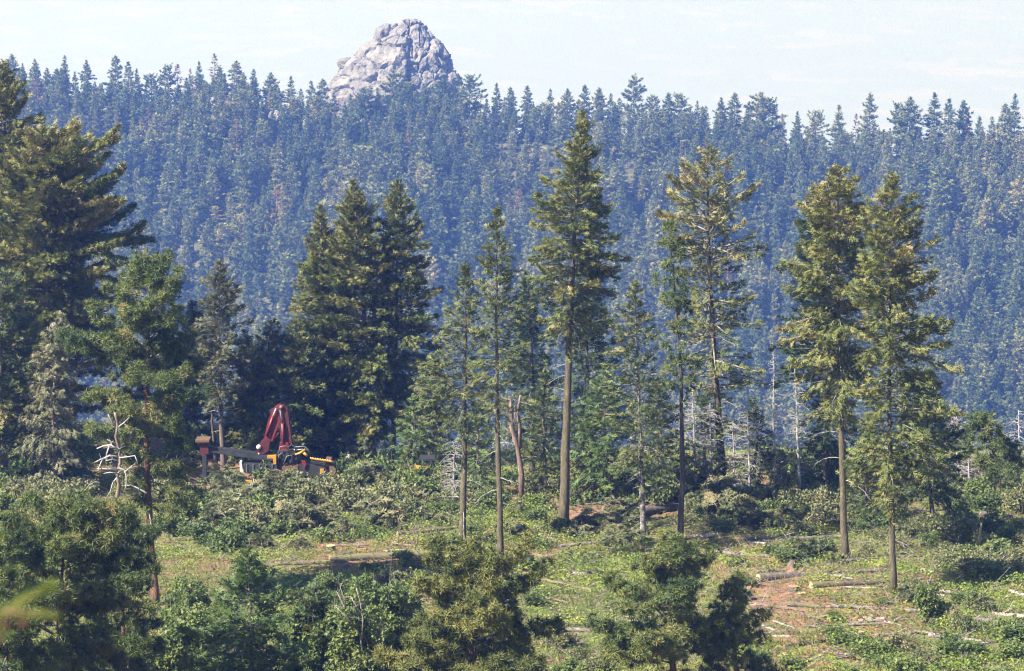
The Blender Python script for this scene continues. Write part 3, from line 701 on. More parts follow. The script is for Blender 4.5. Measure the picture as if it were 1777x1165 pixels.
for i, (lab, b, t, w, tw) in enumerate([
    ('bare grey dead tree right of the open-crowned fir', (1344, 862), (1342, 612), 34, 5), ('bare grey dead tree with twiggy cone left of the tall olive fir', (1388, 856), (1380, 640), 44, 6),
    ('thin bare dead tree left of the small leaning pine', (1664, 856), (1660, 702), 30, 5), ('greyish twiggy dead tree at the right edge', (1768, 850), (1768, 712), 44, 6),
    ('grey twiggy dead tree between the blackish trunk and the open-crowned fir', (1206, 860), (1202, 660), 50, 6), ('twiggy dead tree right behind the open-crowned fir', (1302, 866), (1296, 700), 48, 5),
    ('second thin dead tree just right of the bare one near the leaning pine', (1682, 850), (1678, 700), 26, 4), ('grey dead fir left of the open-crowned fir stem', (1236, 858), (1232, 700), 46, 5), ('grey dead fir just right of the blackish trunk', (1188, 858), (1186, 690), 46, 5), ('low grey dead fir below the open-crowned fir', (1276, 862), (1272, 730), 50, 5), ('low twiggy dead tree behind the leaning pine', (1720, 852), (1716, 740), 46, 5), ('pale broken-topped dead stem behind the drooping fir', (786, 880), (790, 765), 40, 5)]):
    dead_tree(lab, b, t, w, tw, M['deadgrey'], n=85, seed=40 + i, Y=min(228, ground_at(*b)[1]))

def px_tubes(name, label, cat, Y, lines, mat, zoff=0.0, depth=0.5, seed=3, trunk_n=1, base=None, group=None, part='branch', tmat=None):
    """a bare snag drawn limb by limb; every limb also swings towards or away from the camera"""
    g = np.random.default_rng(seed)
    b = at(lines[0][0][-1][0], lines[0][0][-1][1], Y) if base is None else np.array(base, float)
    r = thing(name, label, cat, b, group)
    for k, (pts_, wid) in enumerate(lines):
        n = len(pts_); dy = np.cumsum(g.normal(0, depth * 0.35, n)) if k >= trunk_n else np.zeros(n)
        P = np.array([at(x, y, Y + d_) - b for (x, y), d_ in zip(pts_, dy)])
        m = mpp(Y)
        s_ = Soup(); s_.tube(P, np.linspace(wid[0], wid[1], n) * m / 2 * (1 if k < trunk_n else 0.75), 7 if k < trunk_n else 5, jitter=0.09)
        for q in range(5):
            s0 = P[int(g.integers(0, max(1, n - 1)))] if k >= trunk_n else P[int(g.integers(0, max(1, n - 2)))]; dv = nrm(g.normal(0, 1, 3)); ll = g.uniform(0.15, 0.55)
            s_.tube(np.array([s0, s0 + dv * ll * 0.6, s0 + dv * ll + g.normal(0, 0.07, 3)]), [0.016, 0.012, 0.005], 3, cap=False)
        ob("trunk" if k < trunk_n else part, s_.mesh("limb"), (tmat or mat) if k < trunk_n else mat, r)
    return r

zfoot = at(206, 862, 156)
gz = float(terrain(zfoot[0], 156))
foot_row = project((zfoot[0], 156, gz))[1]
px_tubes('dead_snag', 'whitish twisted dead snag with bare crooked limbs at left', 'dead tree', 156, [
    ([(199, 716), (204, 738), (201, 758), (208, 785), (209, 803), (203, 822), (207, 842), (203, 865), (206, foot_row + 8)], (4, 8)),
    ([(203, 742), (195, 733), (188, 720)], (5, 3)), ([(203, 743), (214, 735), (224, 725)], (4, 2)),
    ([(203, 772), (195, 768), (186, 763)], (5, 2)), ([(204, 780), (192, 772), (180, 774), (168, 779)], (5, 3)), ([(190, 774), (185, 788), (183, 803)], (4, 2)),
    ([(205, 793), (190, 791), (176, 797), (163, 803)], (5, 2)), ([(205, 800), (195, 797), (184, 800)], (4, 2)), ([(178, 797), (172, 810), (170, 818)], (3, 2)),
    ([(207, 795), (222, 793), (234, 791), (239, 804)], (4, 2)), ([(206, 782), (212, 790), (213, 798)], (4, 3)),
    ([(206, 812), (216, 816), (219, 828), (219, 845), (215, 852)], (4, 2)), ([(216, 820), (224, 813), (229, 808)], (3, 2)), ([(205, 815), (186, 814), (168, 813)], (3, 2)), ([(204, 822), (190, 820), (180, 822)], (4, 2)),
    ([(204, 828), (196, 838), (192, 852), (184, 866)], (4, 2)), ([(206, 832), (210, 843), (216, 850)], (3, 2)), ([(205, 835), (207, 850), (200, 868)], (3, 2)), ([(217, 843), (228, 842), (240, 848), (254, 856)], (3, 5)),
    ([(165, 836), (155, 842), (147, 852)], (2, 3))], M['deadgrey'], base=(zfoot[0], 156, gz), tmat=M['deadred'])
pf = ground_at(905, 872)
px_tubes('forked_snag', 'reddish bare snag forking into two broken stems near the middle', 'dead tree', pf[1], [
    ([(884, 688), (887, 712), (888, 742), (898, 778), (905, 822), (905, 876)], (5, 11)),
    ([(903, 686), (898, 712), (902, 742), (902, 778)], (4, 7)), ([(893, 760), (884, 750), (876, 742)], (4, 2)), ([(889, 740), (894, 725), (893, 705)], (4, 2)),
    ([(902, 730), (912, 724), (920, 726)], (3, 2)), ([(901, 760), (912, 768), (917, 780)], (3, 2)), ([(886, 712), (876, 700), (872, 690)], (3, 1))], M['deadred'], base=pf, trunk_n=2)
pf = ground_at(1698, 962)
px_tubes('broken_stump', 'tall splintered mossy stump in the right-hand shade', 'stump', pf[1], [([(1703, 908), (1701, 925), (1697, 948), (1694, 966)], (2, 13)), ([(1706, 930), (1702, 950)], (2, 6))], M['log_moss'], base=pf, part='splinter')
pf = ground_at(605, 833)
px_tubes('wooden_post', 'pale upright broken post right of the loader', 'post', pf[1], [([(604, 789), (605, 800), (605, 836)], (6, 6)), ([(604, 794), (600, 795)], (4, 4))], M['deadwood'], base=pf, part='stub')

# ------------------------------------------------------------------ logs and stumps
LOGSEG = []; POLESEG = []
def log(label, a, b, wa, wb, mat, cut=M['cutwood'], lift=0.0, bend=0.0, name='log', stubs=0, group='felled logs lying in the clearing'):
    pa = ground_at(*a); pb = ground_at(*b); m = float(pa @ FWD) / FPX
    ra, rb = wa * m / 2, wb * m / 2
    (LOGSEG if name == 'log' else POLESEG).append((pa[0], pa[1], pb[0], pb[1]))
    mid = (pa + pb) / 2
    r = thing(name, label, 'log', mid, group)
    n = 9; t = np.linspace(0, 1, n)
    P = pa[None] * (1 - t)[:, None] + pb[None] * t[:, None] - mid
    R = ra + (rb - ra) * t
    P[:, 2] += R * 0.72 + lift + bend * np.sin(np.pi * t)
    P += rng.normal(0, 0.10 * min(ra, rb), (n, 3))
    s_ = Soup(); s_.tube(P, R * rng.uniform(0.94, 1.06, n), 11, jitter=0.03, cap=False)
    body = ob("bark", s_.mesh("bark"), mat, r)
    for e_, q, rad in ((0, 1, R[0]), (-1, -2, R[-1])):
        d = nrm(P[e_] - P[q]); c_ = Soup(); c_.tube(np.array([P[e_] - d * 0.06, P[e_] + d * 0.015]), [rad * 0.96, rad * 0.94], 11)
        ob("cut_end", c_.mesh("cut_end", False), cut, r)
    for k in range(stubs):
        q = P[1 + k % (n - 2)]; dv = nrm(np.array([rng.normal(0, .6), -abs(rng.normal(0, .6)), abs(rng.normal(.5, .4))]))
        c_ = Soup(); l = rng.uniform(.4, 1.1); c_.tube(np.array([q, q + dv * l * .6, q + dv * l + np.array([0, 0, -.05])]), [0.035, 0.025, 0.01], 5)
        ob("branch_stub", c_.mesh("branch_stub"), M['deadwood'], r)
    return r
LG = M['log_grey']; LM = M['log_moss']; LD = M['log_dark']; LB = M['log_brown']; DW = M['deadwood']
log('long grey log with thick mossy butt, below the tall olive fir', (1316, 1010), (1545, 992), 16, 8, LG)
log('mossy log with fresh cut butt left of the right-hand fir', (1407, 1022), (1600, 1008), 13, 7, LM)
log('short mossy log lying below the two long logs at right', (1364, 1052), (1428, 1056), 11, 6, LM)
log('thin grey log across the lower right clearing', (1392, 1090), (1532, 1084), 6, 5, LG, stubs=2)
log('pale thin stick log beside the small foreground pine', (1312, 1084), (1346, 1096), 5, 4, DW)
log('white peeled pole right of the small foreground pine', (1343, 1080), (1380, 1092), 4, 3, DW)
log('pale short log right of the small foreground pine, lowest', (1320, 1106), (1370, 1107), 5, 5, DW, stubs=1)
log('dark charred log low beside the pale stump', (1360, 1126), (1434, 1114), 9, 6, LD, M['cutred'])
log('thick brown-grey log at the lower right edge', (1662, 1078), (1777, 1094), 12, 14, LG, stubs=6)
log('pale slim log lying above the thick one at the lower right edge', (1722, 1068), (1790, 1074), 7, 7, DW, stubs=3)
log('short grey log by the lower right bushes', (1488, 1082), (1535, 1078), 8, 8, LG)
log('slim pale log just under the short grey log at lower right', (1498, 1074), (1534, 1076), 4, 4, DW)
log('grey log between the two foreground pines', (958, 1096), (1104, 1099), 9, 8, LG)
log('thin mossy pale log slanting through the bright herbs in the middle', (938, 1008), (1027, 1026), 7, 5, LM)
log('pale grey log at the upper edge of the bright herb patch', (962, 952), (1040, 944), 7, 6, LG)
log('dark thick log propped up between the pale-footed fir and the blackish trunk', (1112, 905), (1180, 893), 15, 14, LD, M['cutred'], lift=0.35)
log('long whitish log right of the blackish trunk', (1122, 940), (1252, 930), 8, 6, DW, stubs=3)
log('pair-end pale log above the shaded slash, upper of two', (1282, 942), (1330, 945), 5, 4, DW, stubs=2)
log('long weathered grey log behind the shaded slash', (1292, 938), (1458, 934), 7, 6, LG, stubs=4)
log('big mossy log with rough cut end left of the wood slabs', (572, 974), (742, 966), 13, 13, LM, M['cutred'])
log('mossy log half buried in shrubs at centre left', (478, 982), (604, 978), 8, 8, LM)
log('thin yellowish pole in the slash at centre left', (640, 896), (692, 895), 5, 4, LM)
log('broken white slab leaning in the slash below the loader', (506, 884), (544, 892), 6, 4, DW, lift=0.15)
log('mossy log in the herbs right of centre left', (690, 930), (792, 918), 7, 6, LM)
log('thick dark log in deep shade at the right edge', (1702, 900), (1756, 906), 15, 14, LD, M['log_grey'])
log('slim white log in the right-hand shade', (1648, 899), (1697, 908), 4, 4, DW)
log('small dark log by the foot of the tallest fir', (1000, 912), (1038, 908), 5, 5, LD, M['cutred'])
log('reddish grey log behind the tallest fir', (930, 866), (1004, 862), 7, 7, LB)
log('pale thin log behind the dark propped log', (1118, 888), (1178, 888), 4, 4, DW)
log('pale stick log right of the right-hand fir foot', (1598, 990), (1624, 996), 5, 4, DW)
log('reddish round-cut log pointing at the camera in the shade', (1371, 994), (1378, 974), 15, 14, LB, M['cutred'])
log('brown pole across the shrubs at centre left', (560, 950), (640, 948), 6, 5, LB)
log('grey pole at the right of the lower clearing by the herbs', (1600, 1028), (1640, 1036), 4, 4, DW)
log('weathered log at the far right of the lower clearing', (1752, 1028), (1790, 1040), 6, 6, DW)

log('long grey log with stubs, upper one of the lower right slash', (1440, 1054), (1536, 1059), 8, 5, LG, stubs=4)
log('grey log right of the right-hand fir foot, slanting down', (1572, 1064), (1660, 1058), 8, 6, LG, stubs=3)
log('brownish log among the chips left of the two long logs', (1310, 1052), (1392, 1062), 8, 6, LB, stubs=2)
log('grey broken log near the thick log at the lower right edge', (1612, 1106), (1706, 1116), 9, 6, LG, stubs=4)
log('weathered log between the pale stump and the tall shrub', (1520, 1106), (1600, 1100), 7, 5, LB, stubs=3)
log('long grey log in the slash left of the tall olive fir foot', (1236, 962), (1336, 968), 9, 6, LG, stubs=4)
log('grey log below the whitish log right of the blackish trunk', (1122, 966), (1216, 958), 8, 5, LG, stubs=3)
log('long brown log crossing the bright herbs in the middle', (884, 962), (960, 968), 7, 5, LB, stubs=2)
log('grey log at the bottom edge right of the small foreground pine', (1390, 1150), (1480, 1142), 8, 6, LG, stubs=3)
for k in range(44):
    if k < 24:
        c = (rng.uniform(1280, 1770), rng.uniform(930, 1150))
    elif k < 36:
        c = (rng.uniform(400, 800), rng.uniform(850, 1000))
    else:
        c = (rng.uniform(880, 1120), rng.uniform(900, 1100))
    ln = rng.uniform(18, 70); up_ = rng.uniform(-9, 9)
    log('thin fallen pole lying in the slash ' + ('of the right-hand clearing' if k < 24 else ('left of centre' if k < 36 else 'in the middle of the clearing')), (c[0] - ln / 2, c[1] - up_ / 2), (c[0] + ln / 2, c[1] + up_ / 2), rng.uniform(3, 6), rng.uniform(2, 4), [LG, DW, LB, LG][k % 4], M['cutred'], lift=rng.uniform(0, 0.12), name='fallen_pole', stubs=int(rng.integers(0, 4)), group='thin poles lying in the slash')

def stump(label, at_, w, h, mat, cut, tilt=0.0):
    p = ground_at(*at_); m = float(p @ FWD) / FPX; r_ = w * m / 2; H = h * m
    r = thing('stump', label, 'stump', p, 'cut stumps in the clearing', rng.uniform(0, 6))
    s_ = Soup(); z = np.array([-0.15, 0.0, 0.35 * H, H])
    s_.tube(np.stack([0 * z, 0 * z, z], -1), r_ * np.array([1.35, 1.25, 1.02, 0.98]), 12, jitter=0.05, cap=False)
    ob("bark", s_.mesh("bark"), mat, r)
    c_ = Soup(); c_.tube(np.array([[0, 0, H - 0.04], [0, 0, H + 0.012 + tilt]]), [r_ * 0.98, r_ * 0.95], 12)
    ob("cut_top", c_.mesh("cut_top", False), cut, r)
    return r
stump('pale grey square-cut stump in the lower right clearing', (1490, 1114), 18, 17, M['bark_white'], M['cutwood'])
stump('low dark stump amid orange chips below the long grey log', (1376, 1026), 20, 8, LD, M['cutred'])
stump('stump with bright cut top left of the mossy log', (574, 956), 17, 9, LD, M['cutwood'])
stump('stump with white cut top beside the end of the big mossy log', (774, 968), 13, 8, LD, M['cutwood'])
stump('second low stump with pale top just below the white-topped one', (776, 980), 17, 5, LB, M['cutwood'])
stump('small reddish stump under the right-hand fir', (1568, 1036), 9, 8, LB, M['cutred'])
stump('orange-topped stump behind the tall olive fir', (1508, 895), 14, 12, LB, M['cutwood'])
stump('small stump by the two logs at right', (1425, 1008), 12, 6, LD, M['cutred'])
stump('low stump right of the slim mossy-stemmed fir', (912, 1000), 12, 5, LD, M['cutwood'])
stump('small pale stump left of the blackish trunk base log', (1300, 1025), 9, 6, LB, M['cutred'])

def slab(label, a, w, h, rz, mat):
    p = ground_at(*a); m = float(p @ FWD) / FPX
    bm = bmesh.new(); bmesh.ops.create_cube(bm, size=1.0)
    for v in bm.verts:
        v.co.x *= w * m * (0.75 if v.co.z > 0 else 1); v.co.y *= w * m * 0.5; v.co.z *= h * m * (1.1 if v.co.x > 0 else 0.7)
    bmesh.ops.bevel(bm, geom=bm.edges[:], offset=0.04, segments=1, affect='EDGES')
    bmesh.ops.triangulate(bm, faces=bm.faces[:])
    me_ = bpy.data.meshes.new("slab"); bm.to_mesh(me_); bm.free()
    o = ob("wood_slab", me_, mat); o.location = p + np.array([0, 0, h * m * 0.4]); o.rotation_euler = (rng.uniform(-.3, .3), rng.uniform(-.25, .25), rz)
    return tag(o, label, 'wood slab', 'freshly cut wood slabs')
slab('bright split wood slab left of the slim mossy stem, lower one', (830, 938), 26, 9, 0.2, M['cutwood'])
slab('bright long split wood slab lying above the lower slab', (850, 928), 24, 7, 0.5, M['cutwood'])
slab('pale wood chunk below the two bright slabs', (855, 944), 18, 6, -0.3, M['cutwood'])
slab('pale wood chunk at the cut end of the big mossy log', (735, 978), 12, 6, 0.3, M['cutwood'])
slab('orange wood chunk by the low dark stump', (1392, 1032), 16, 5, 0.3, M['cutwood'])
slab('orange wood chunk among the shrubs at centre left', (600, 985), 15, 8, 0.1, M['cutred'])
slab('pale wood chip block in the shrubs below the mossy log', (628, 984), 13, 5, 0.1, M['cutwood'])
slab('pale slab beside the foreground pine in the clearing', (1360, 1138), 18, 4, 0.3, M['cutwood'])

# ------------------------------------------------------------------ knuckleboom log loader on its trailer
def paint(name, c, rough=0.45, metal=0.0, dirt=0.25):
    d = tuple(v * (1 - dirt) + dirt * 0.10 for v in c)
    return solid_mat(name, [(0.3, d), (0.55, c), (0.8, tuple(min(1, v * 1.12) for v in c))], 2.5, rough=rough, bump=0.15, metal=metal, spec=0.5)
RED = paint("red_paint", (0.15, 0.016, 0.018)); DRED = paint("shaded_red_paint", (0.075, 0.014, 0.017)); YEL = paint("yellow_paint", (0.42, 0.21, 0.02)); BLK = paint("black_steel", (0.028, 0.028, 0.032))  # loader reds and black darkened in the paint to stand in for tree shade
GRY = paint("grey_steel", (0.11, 0.11, 0.115), 0.55, 0.0); PALE = paint("pale_worn_steel", (0.55, 0.50, 0.44)); RUB = paint("rubber", (0.02, 0.02, 0.021), 0.8); BRN = paint("rusty_steel", (0.12, 0.06, 0.032), 0.8)
p0 = ground_at(500, 842); YL = p0[1]
loader = thing('log_loader', 'red knuckleboom log loader with folded boom on a dark trailer under the trees', 'loader', p0)
def Q(px, row, dy=0.0):
    return at(px, row, YL + dy) - np.array(p0)
def prism(name, pts_, y0, y1, mat, parent, bev=0.03, QQ=None):
    QQ = QQ or Q
    bm = bmesh.new()
    f = [bm.verts.new(QQ(x, y, 0) + np.array([0, y0, 0])) for x, y in pts_]; b = [bm.verts.new(QQ(x, y, 0) + np.array([0, y1, 0])) for x, y in pts_]
    n = len(pts_)
    bm.faces.new(f); bm.faces.new(b[::-1])
    for i in range(n):
        bm.faces.new((f[i], b[i], b[(i + 1) % n], f[(i + 1) % n]))
    bmesh.ops.recalc_face_normals(bm, faces=bm.faces[:])
    if bev:
        bmesh.ops.bevel(bm, geom=bm.edges[:], offset=bev, segments=2, affect='EDGES', clamp_overlap=True)
    me_ = bpy.data.meshes.new(name); bm.to_mesh(me_); bm.free(); me_.shade_flat()
    return ob(name, me_, mat, parent)
def rod(name, pts_, w, mat, parent, sides=8, QQ=None):
    QQ = QQ or Q
    s_ = Soup(); s_.tube(np.array([QQ(*p_) for p_ in pts_]), w * mpp(YL) / 2, sides)
    return ob(name, s_.mesh(name), mat, parent)
prism('gooseneck_beam', [(362, 774), (430, 783), (492, 792), (492, 802), (430, 794), (362, 784)], -0.3, 0.3, BLK, loader)
prism('hitch_plate', [(340, 761), (365, 761), (365, 765), (340, 765)], -0.7, 0.7, BRN, loader, 0.02)
hb = prism('hitch_block', [(347, 766), (362, 766), (364, 786), (349, 790)], -0.45, 0.45, DRED, loader)
for dy in (-0.5, 0.5):
    prism('landing_leg', [(352, 788), (360, 788), (360, 838), (352, 838)], dy - 0.1, dy + 0.1, BLK, loader, 0.02)
prism('trailer_frame', [(424, 802), (566, 806), (566, 822), (424, 816)], -0.9, 0.9, BLK, loader, 0.06)
tg = prism('delimber_trough', [(424, 799), (484, 801), (486, 814), (470, 818), (432, 815)], -1.3, -0.9, BLK, loader, 0.05)
for k in range(5):
    prism('trough_rib', [(430 + k * 11, 799), (432 + k * 11, 799), (432 + k * 11, 816), (430 + k * 11, 816)], -1.36, -1.28, GRY, tg, 0.01)
prism('turntable_body', [(456, 806), (520, 800), (522, 832), (458, 834)], -1.0, 0.9, BRN, loader, 0.08)
prism('engine_deck', [(482, 780), (516, 776), (522, 806), (478, 808)], -0.9, 0.8, BLK, loader, 0.08)
prism('rear_trough', [(520, 800), (566, 806), (574, 818), (566, 824), (520, 822)], -1.05, 0.6, BLK, loader, 0.06)
prism('bumper', [(417, 798), (421, 798), (423, 811), (430, 813), (428, 818), (418, 816)], -0.7, 0.7, PALE, loader, 0.02)
mb = prism('main_boom', [(488, 774), (509, 774), (500, 708), (492, 702), (483, 706)], -0.28, 0.28, DRED, loader, 0.04)
rod('boom_cylinder', [(492, 770, -0.42), (490, 735, -0.42)], 5, RED, mb); rod('cylinder_rod', [(490, 735, -0.42), (486, 712, -0.42)], 2.6, GRY, mb)
prism('boom_foot', [(486, 766), (502, 766), (504, 782), (484, 782)], -0.45, 0.45, RED, loader, 0.04)
sk = prism('stick_boom', [(473, 710), (484, 701), (495, 704), (493, 720), (482, 744), (474, 766), (458, 763), (464, 734)], -0.25, 0.25, RED, loader, 0.04)
rod('stick_cylinder', [(474, 722, -0.36), (462, 756, -0.36)], 4.5, RED, sk); rod('stick_cylinder_rod', [(479, 709, -0.36), (474, 722, -0.36)], 2.5, PALE, sk)
rod('boom_pin', [(488, 707, -0.42), (488, 707, 0.42)], 7, GRY, mb)
prism('stick_link', [(467, 712), (474, 708), (477, 722), (470, 720)], -0.15, 0.15, BLK, sk, 0.02)
gh = prism('heel', [(459, 760), (470, 762), (468, 782), (458, 788), (448, 786), (446, 776), (450, 770)], -0.32, 0.32, DRED, loader, 0.05)
rod('heel_pin', [(449, 776, -0.4), (449, 776, 0.4)], 9, PALE, gh); rod('grapple_pin', [(450, 787, -0.3), (450, 787, 0.3)], 5, PALE, gh)
prism('counter_brace', [(470, 748), (486, 750), (482, 756), (474, 768), (468, 764)], -0.2, 0.2, DRED, loader, 0.03)
prism('yellow_bracket', [(466, 785), (482, 784), (482, 800), (477, 800), (476, 790), (466, 790)], -1.25, -0.95, YEL, loader, 0.02)
for k, hs in enumerate([[(484, 790, -1), (486, 776, -1.1), (494, 774, -1.1), (500, 780, -1)], [(488, 800, -1), (492, 782, -1.2), (500, 780, -1.2), (504, 796, -1)], [(482, 806, -1), (484, 790, -1.15), (490, 786, -1.15), (496, 800, -1)], [(498, 778, -1), (506, 772, -1), (512, 776, -1), (514, 790, -1)], [(492, 806, -1), (498, 792, -1.2), (506, 790, -1.15), (508, 808, -1)]]):
    rod('hydraulic_hose', hs, 2.2, RUB if k % 2 else GRY, loader, 6)
rod('exhaust_rail', [(510, 776, -0.6), (528, 775, -0.6), (534, 780, -0.6), (538, 790, -0.6)], 2.4, GRY, loader, 6); rod('exhaust_rail', [(510, 781, -0.9), (526, 780, -0.9)], 2.0, PALE, loader, 6)
rod('yellow_arm', [(512, 789, -1.0), (520, 787, -1.0), (530, 780, -1.0)], 4, YEL, loader); rod('yellow_arm', [(527, 786, -1.1), (534, 792, -1.1)], 5, YEL, loader)
prism('red_guard', [(524, 793), (532, 794), (534, 800), (530, 808), (527, 800)], -1.2, -1.0, RED, loader, 0.02)
for k in range(9):
    x = 538 + k * 4.2
    rod('delimber_tooth', [(x, 794 + k * 0.6, -1.05), (x + 5, 798 + k * 0.6, -1.05), (x + 9, 797 + k * 0.5, -0.7)], 3.0, YEL, loader, 6)
prism('delimber_end', [(566, 794), (576, 795), (578, 804), (566, 805)], -0.9, 0.4, BRN, loader, 0.04)
prism('end_plate', [(572, 798), (582, 804), (584, 820), (574, 824)], -0.9, 0.6, BRN, loader, 0.02)
prism('side_lamp', [(557, 808), (564, 808), (564, 816), (557, 816)], -1.16, -1.02, YEL, loader, 0.02)
prism('bottom_plate', [(520, 823), (556, 828), (556, 834), (520, 831)], -1.15, -0.5, GRY, loader, 0.02)
prism('beige_panel', [(441, 816), (453, 817), (454, 832), (441, 832)], -0.95, -0.8, PALE, loader, 0.02)
prism('outrigger', [(428, 826), (440, 826), (440, 836), (437, 836), (437, 830), (431, 830), (431, 836), (428, 836)], -1.6, -1.3, YEL, loader, 0.01)
for x in (540, 556):
    for dy in (-0.75, 0.75):
        w_ = rod('wheel', [(x, 832, dy - 0.14), (x, 832, dy + 0.14)], 21, RUB, loader, 18); rod('rim', [(x, 832, dy - 0.16), (x, 832, dy + 0.16)], 10, GRY, w_, 12)
# yellow skidder half hidden in the brush
p1 = ground_at(735, 846); Y1 = p1[1]
skid = thing('log_skidder', 'yellow logging machine almost hidden in brush left of the slim mossy stem', 'skidder', p1)
Q1 = lambda px, row, dy=0.0: at(px, row, Y1 + dy) - np.array(p1)
prism('body', [(706, 812), (730, 811), (752, 816), (752, 830), (706, 830)], -0.7, 0.7, YEL, skid, 0.05, Q1)
prism('engine_grille', [(702, 814), (706, 814), (706, 829), (702, 829)], -0.6, 0.6, BLK, skid, 0.02, Q1)
for px in (731, 750):
    for dy in (-0.6, 0.6):
        prism('cab_post', [(px, 796), (px + 2.5, 796), (px + 2.5, 816), (px, 816)], dy - 0.06, dy + 0.06, BLK, skid, 0.01, Q1)
prism('cab_roof', [(728, 793), (755, 793), (755, 796.5), (728, 796.5)], -0.75, 0.75, BLK, skid, 0.02, Q1)
prism('dozer_blade', [(692, 822), (696, 822), (698, 840), (694, 840)], -1.1, 1.1, YEL, skid, 0.02, Q1)
for x in (714, 748):
    for dy in (-0.95, 0.95):
        w_ = rod('wheel', [(x, 832, dy - 0.22), (x, 832, dy + 0.22)], 24, RUB, skid, 18, Q1); rod('rim', [(x, 832, dy - 0.24), (x, 832, dy + 0.24)], 12, YEL, w_, 12, Q1)

# ------------------------------------------------------------------ shrubs, cut boughs, young firs
def near_log(x, y, front=1.8, back=0.5, segs=None):
    """true where growth would hide a log from the front"""
    x = np.asarray(x, float); y = np.asarray(y, float); hit = np.zeros(x.shape, bool)
    for ax, ay, bx_, by_ in (LOGSEG if segs is None else segs):
        dx = bx_ - ax
        t = np.clip((x - ax) / dx if abs(dx) > 0.05 else 0 * x, 0, 1); yl = ay + (by_ - ay) * t
        inside = (x > min(ax, bx_) - 0.3) & (x < max(ax, bx_) + 0.3)
        hit |= inside & (y > yl - front) & (y < yl + back)
    return hit

def make_shrub(w, h, leaf, n, lobes, g, spread=0.33):
    s_ = Soup(); st = Soup()
    az = g.uniform(0, 6.283, lobes); rr_ = np.sqrt(g.random(lobes)) * 0.72; zz = g.uniform(0.22, 0.85, lobes) * (1 - 0.45 * rr_ ** 2)
    C = np.stack([np.cos(az) * rr_ * w / 2, np.sin(az) * rr_ * w / 2, zz * h], -1)
    lt = g.normal(0.5, 0.15, lobes)
    i = g.integers(0, lobes, n)
    d = nrm(g.normal(0, 1, (n, 3))); d[:, 2] = d[:, 2] * 0.9 + 0.12
    rad = spread * 0.5 * (w + h) * 0.5 * g.uniform(0.6, 1.08, n) * (0.7 + 0.6 * g.random(lobes))[i]
    p = C[i] + d * rad[:, None]; p[:, 2] = np.maximum(p[:, 2], 0.03)
    D = d * 0.6 + g.normal(0, 0.7, (n, 3)); D[:, 2] += 0.1
    up = np.array([0, 0, 1.0]) * 0.9 + d * 0.6 + g.normal(0, 0.45, (n, 3))
    stamp(s_, 'leaf', p, D, up, leaf * g.uniform(0.5, 1.55, n), np.clip(lt[i] + g.normal(0, 0.14, n), 0, 1))
    for k in range(min(lobes, 9)):
        st.tube(np.array([[0, 0, -0.1], C[k] * 0.5 + g.normal(0, 0.04, 3), C[k] * g.uniform(1.05, 1.5)]), [0.03, 0.02, 0.006], 3, cap=False)
    return s_, st

def make_bough_heap(w, h, n, g):
    s_ = Soup(); st = Soup()
    k = 26
    for q in range(k):
        az = g.uniform(0, 6.283); r_ = math.sqrt(g.random()) * 0.62 * w / 2
        c = np.array([math.cos(az) * r_, math.sin(az) * r_, h * (1 - (2 * r_ / w) ** 2) * g.uniform(0.35, 0.9)])
        a2 = az + g.normal(0, 1.2); o_ = np.array([math.cos(a2), math.sin(a2), g.uniform(-0.25, 0.45)]); l = g.uniform(0.35, 0.6) * w / 2
        sd = np.array([-math.sin(a2), math.cos(a2), 0.0])
        nn = n // k; t = g.random(nn); u = g.uniform(-1, 1, nn)
        p = c + o_ * (l * t)[:, None] + sd * (u * 0.34 * l * (1.1 - t))[:, None]; p[:, 2] += -0.35 * l * t * t - 0.12 * u * u * l + g.normal(0, 0.03, nn); p[:, 2] = np.maximum(p[:, 2], 0.03)
        D = o_ + sd * (u * 0.8)[:, None] + np.array([0, 0, 1.0]) * (-0.5 * t + g.normal(0, .2, nn))[:, None]
        stamp(s_, 'fir', p, D, np.array([0, 0, 1.0]) + g.normal(0, .5, (nn, 3)), g.uniform(.2, .4, nn), np.clip(g.normal(.45, .16) + g.normal(0, .1, nn), 0, 1))
        st.tube(np.array([c - o_ * 0.3 * l, c + o_ * l * 0.3 + np.array([0, 0, .03]), c + o_ * l * 0.75 - np.array([0, 0, .1 * l])]), [0.018, 0.013, 0.006], 3, cap=False)
    return s_, st

PROTO = {}
def proto(key, fs, mats):
    PROTO[key] = (fs[0].mesh("foliage"), fs[1].mesh("stems")); PROTO[key][0].materials.append(mats[0]); PROTO[key][1].materials.append(mats[1])
for i in range(3):
    g = np.random.default_rng(300 + i)
    proto(('leaf', i), make_shrub(2.0, 1.3, 0.15, 1500, 22, g), (M['leaf'], M['limb']))
    proto(('dark', i), make_shrub(2.0, 1.7, 0.15, 1700, 24, g), (M['leaf_dark'], M['limb']))
    proto(('grey', i), make_shrub(2.0, 1.2, 0.12, 1500, 24, g), (M['leaf_grey'], M['twig']))
    proto(('bough', i), make_bough_heap(2.2, 0.9, 1040, g), (M['slash'], M['twig']))
    proto(('tall', i), make_shrub(1.6, 2.4, 0.13, 2600, 34, g, 0.26), (M['leaf'], M['limb']))
for i in range(3):
    g = np.random.default_rng(330 + i)
    proto(('tree', i), make_shrub(3.2, 4.6, 0.115, 13000, 95, g, 0.14), (M['leaf_thicket'], M['limb']))
NM = {'tree': 'broadleaf_sapling', 'leaf': 'shrub', 'dark': 'shrub', 'grey': 'shrub', 'bough': 'brush_pile', 'tall': 'shrub'}
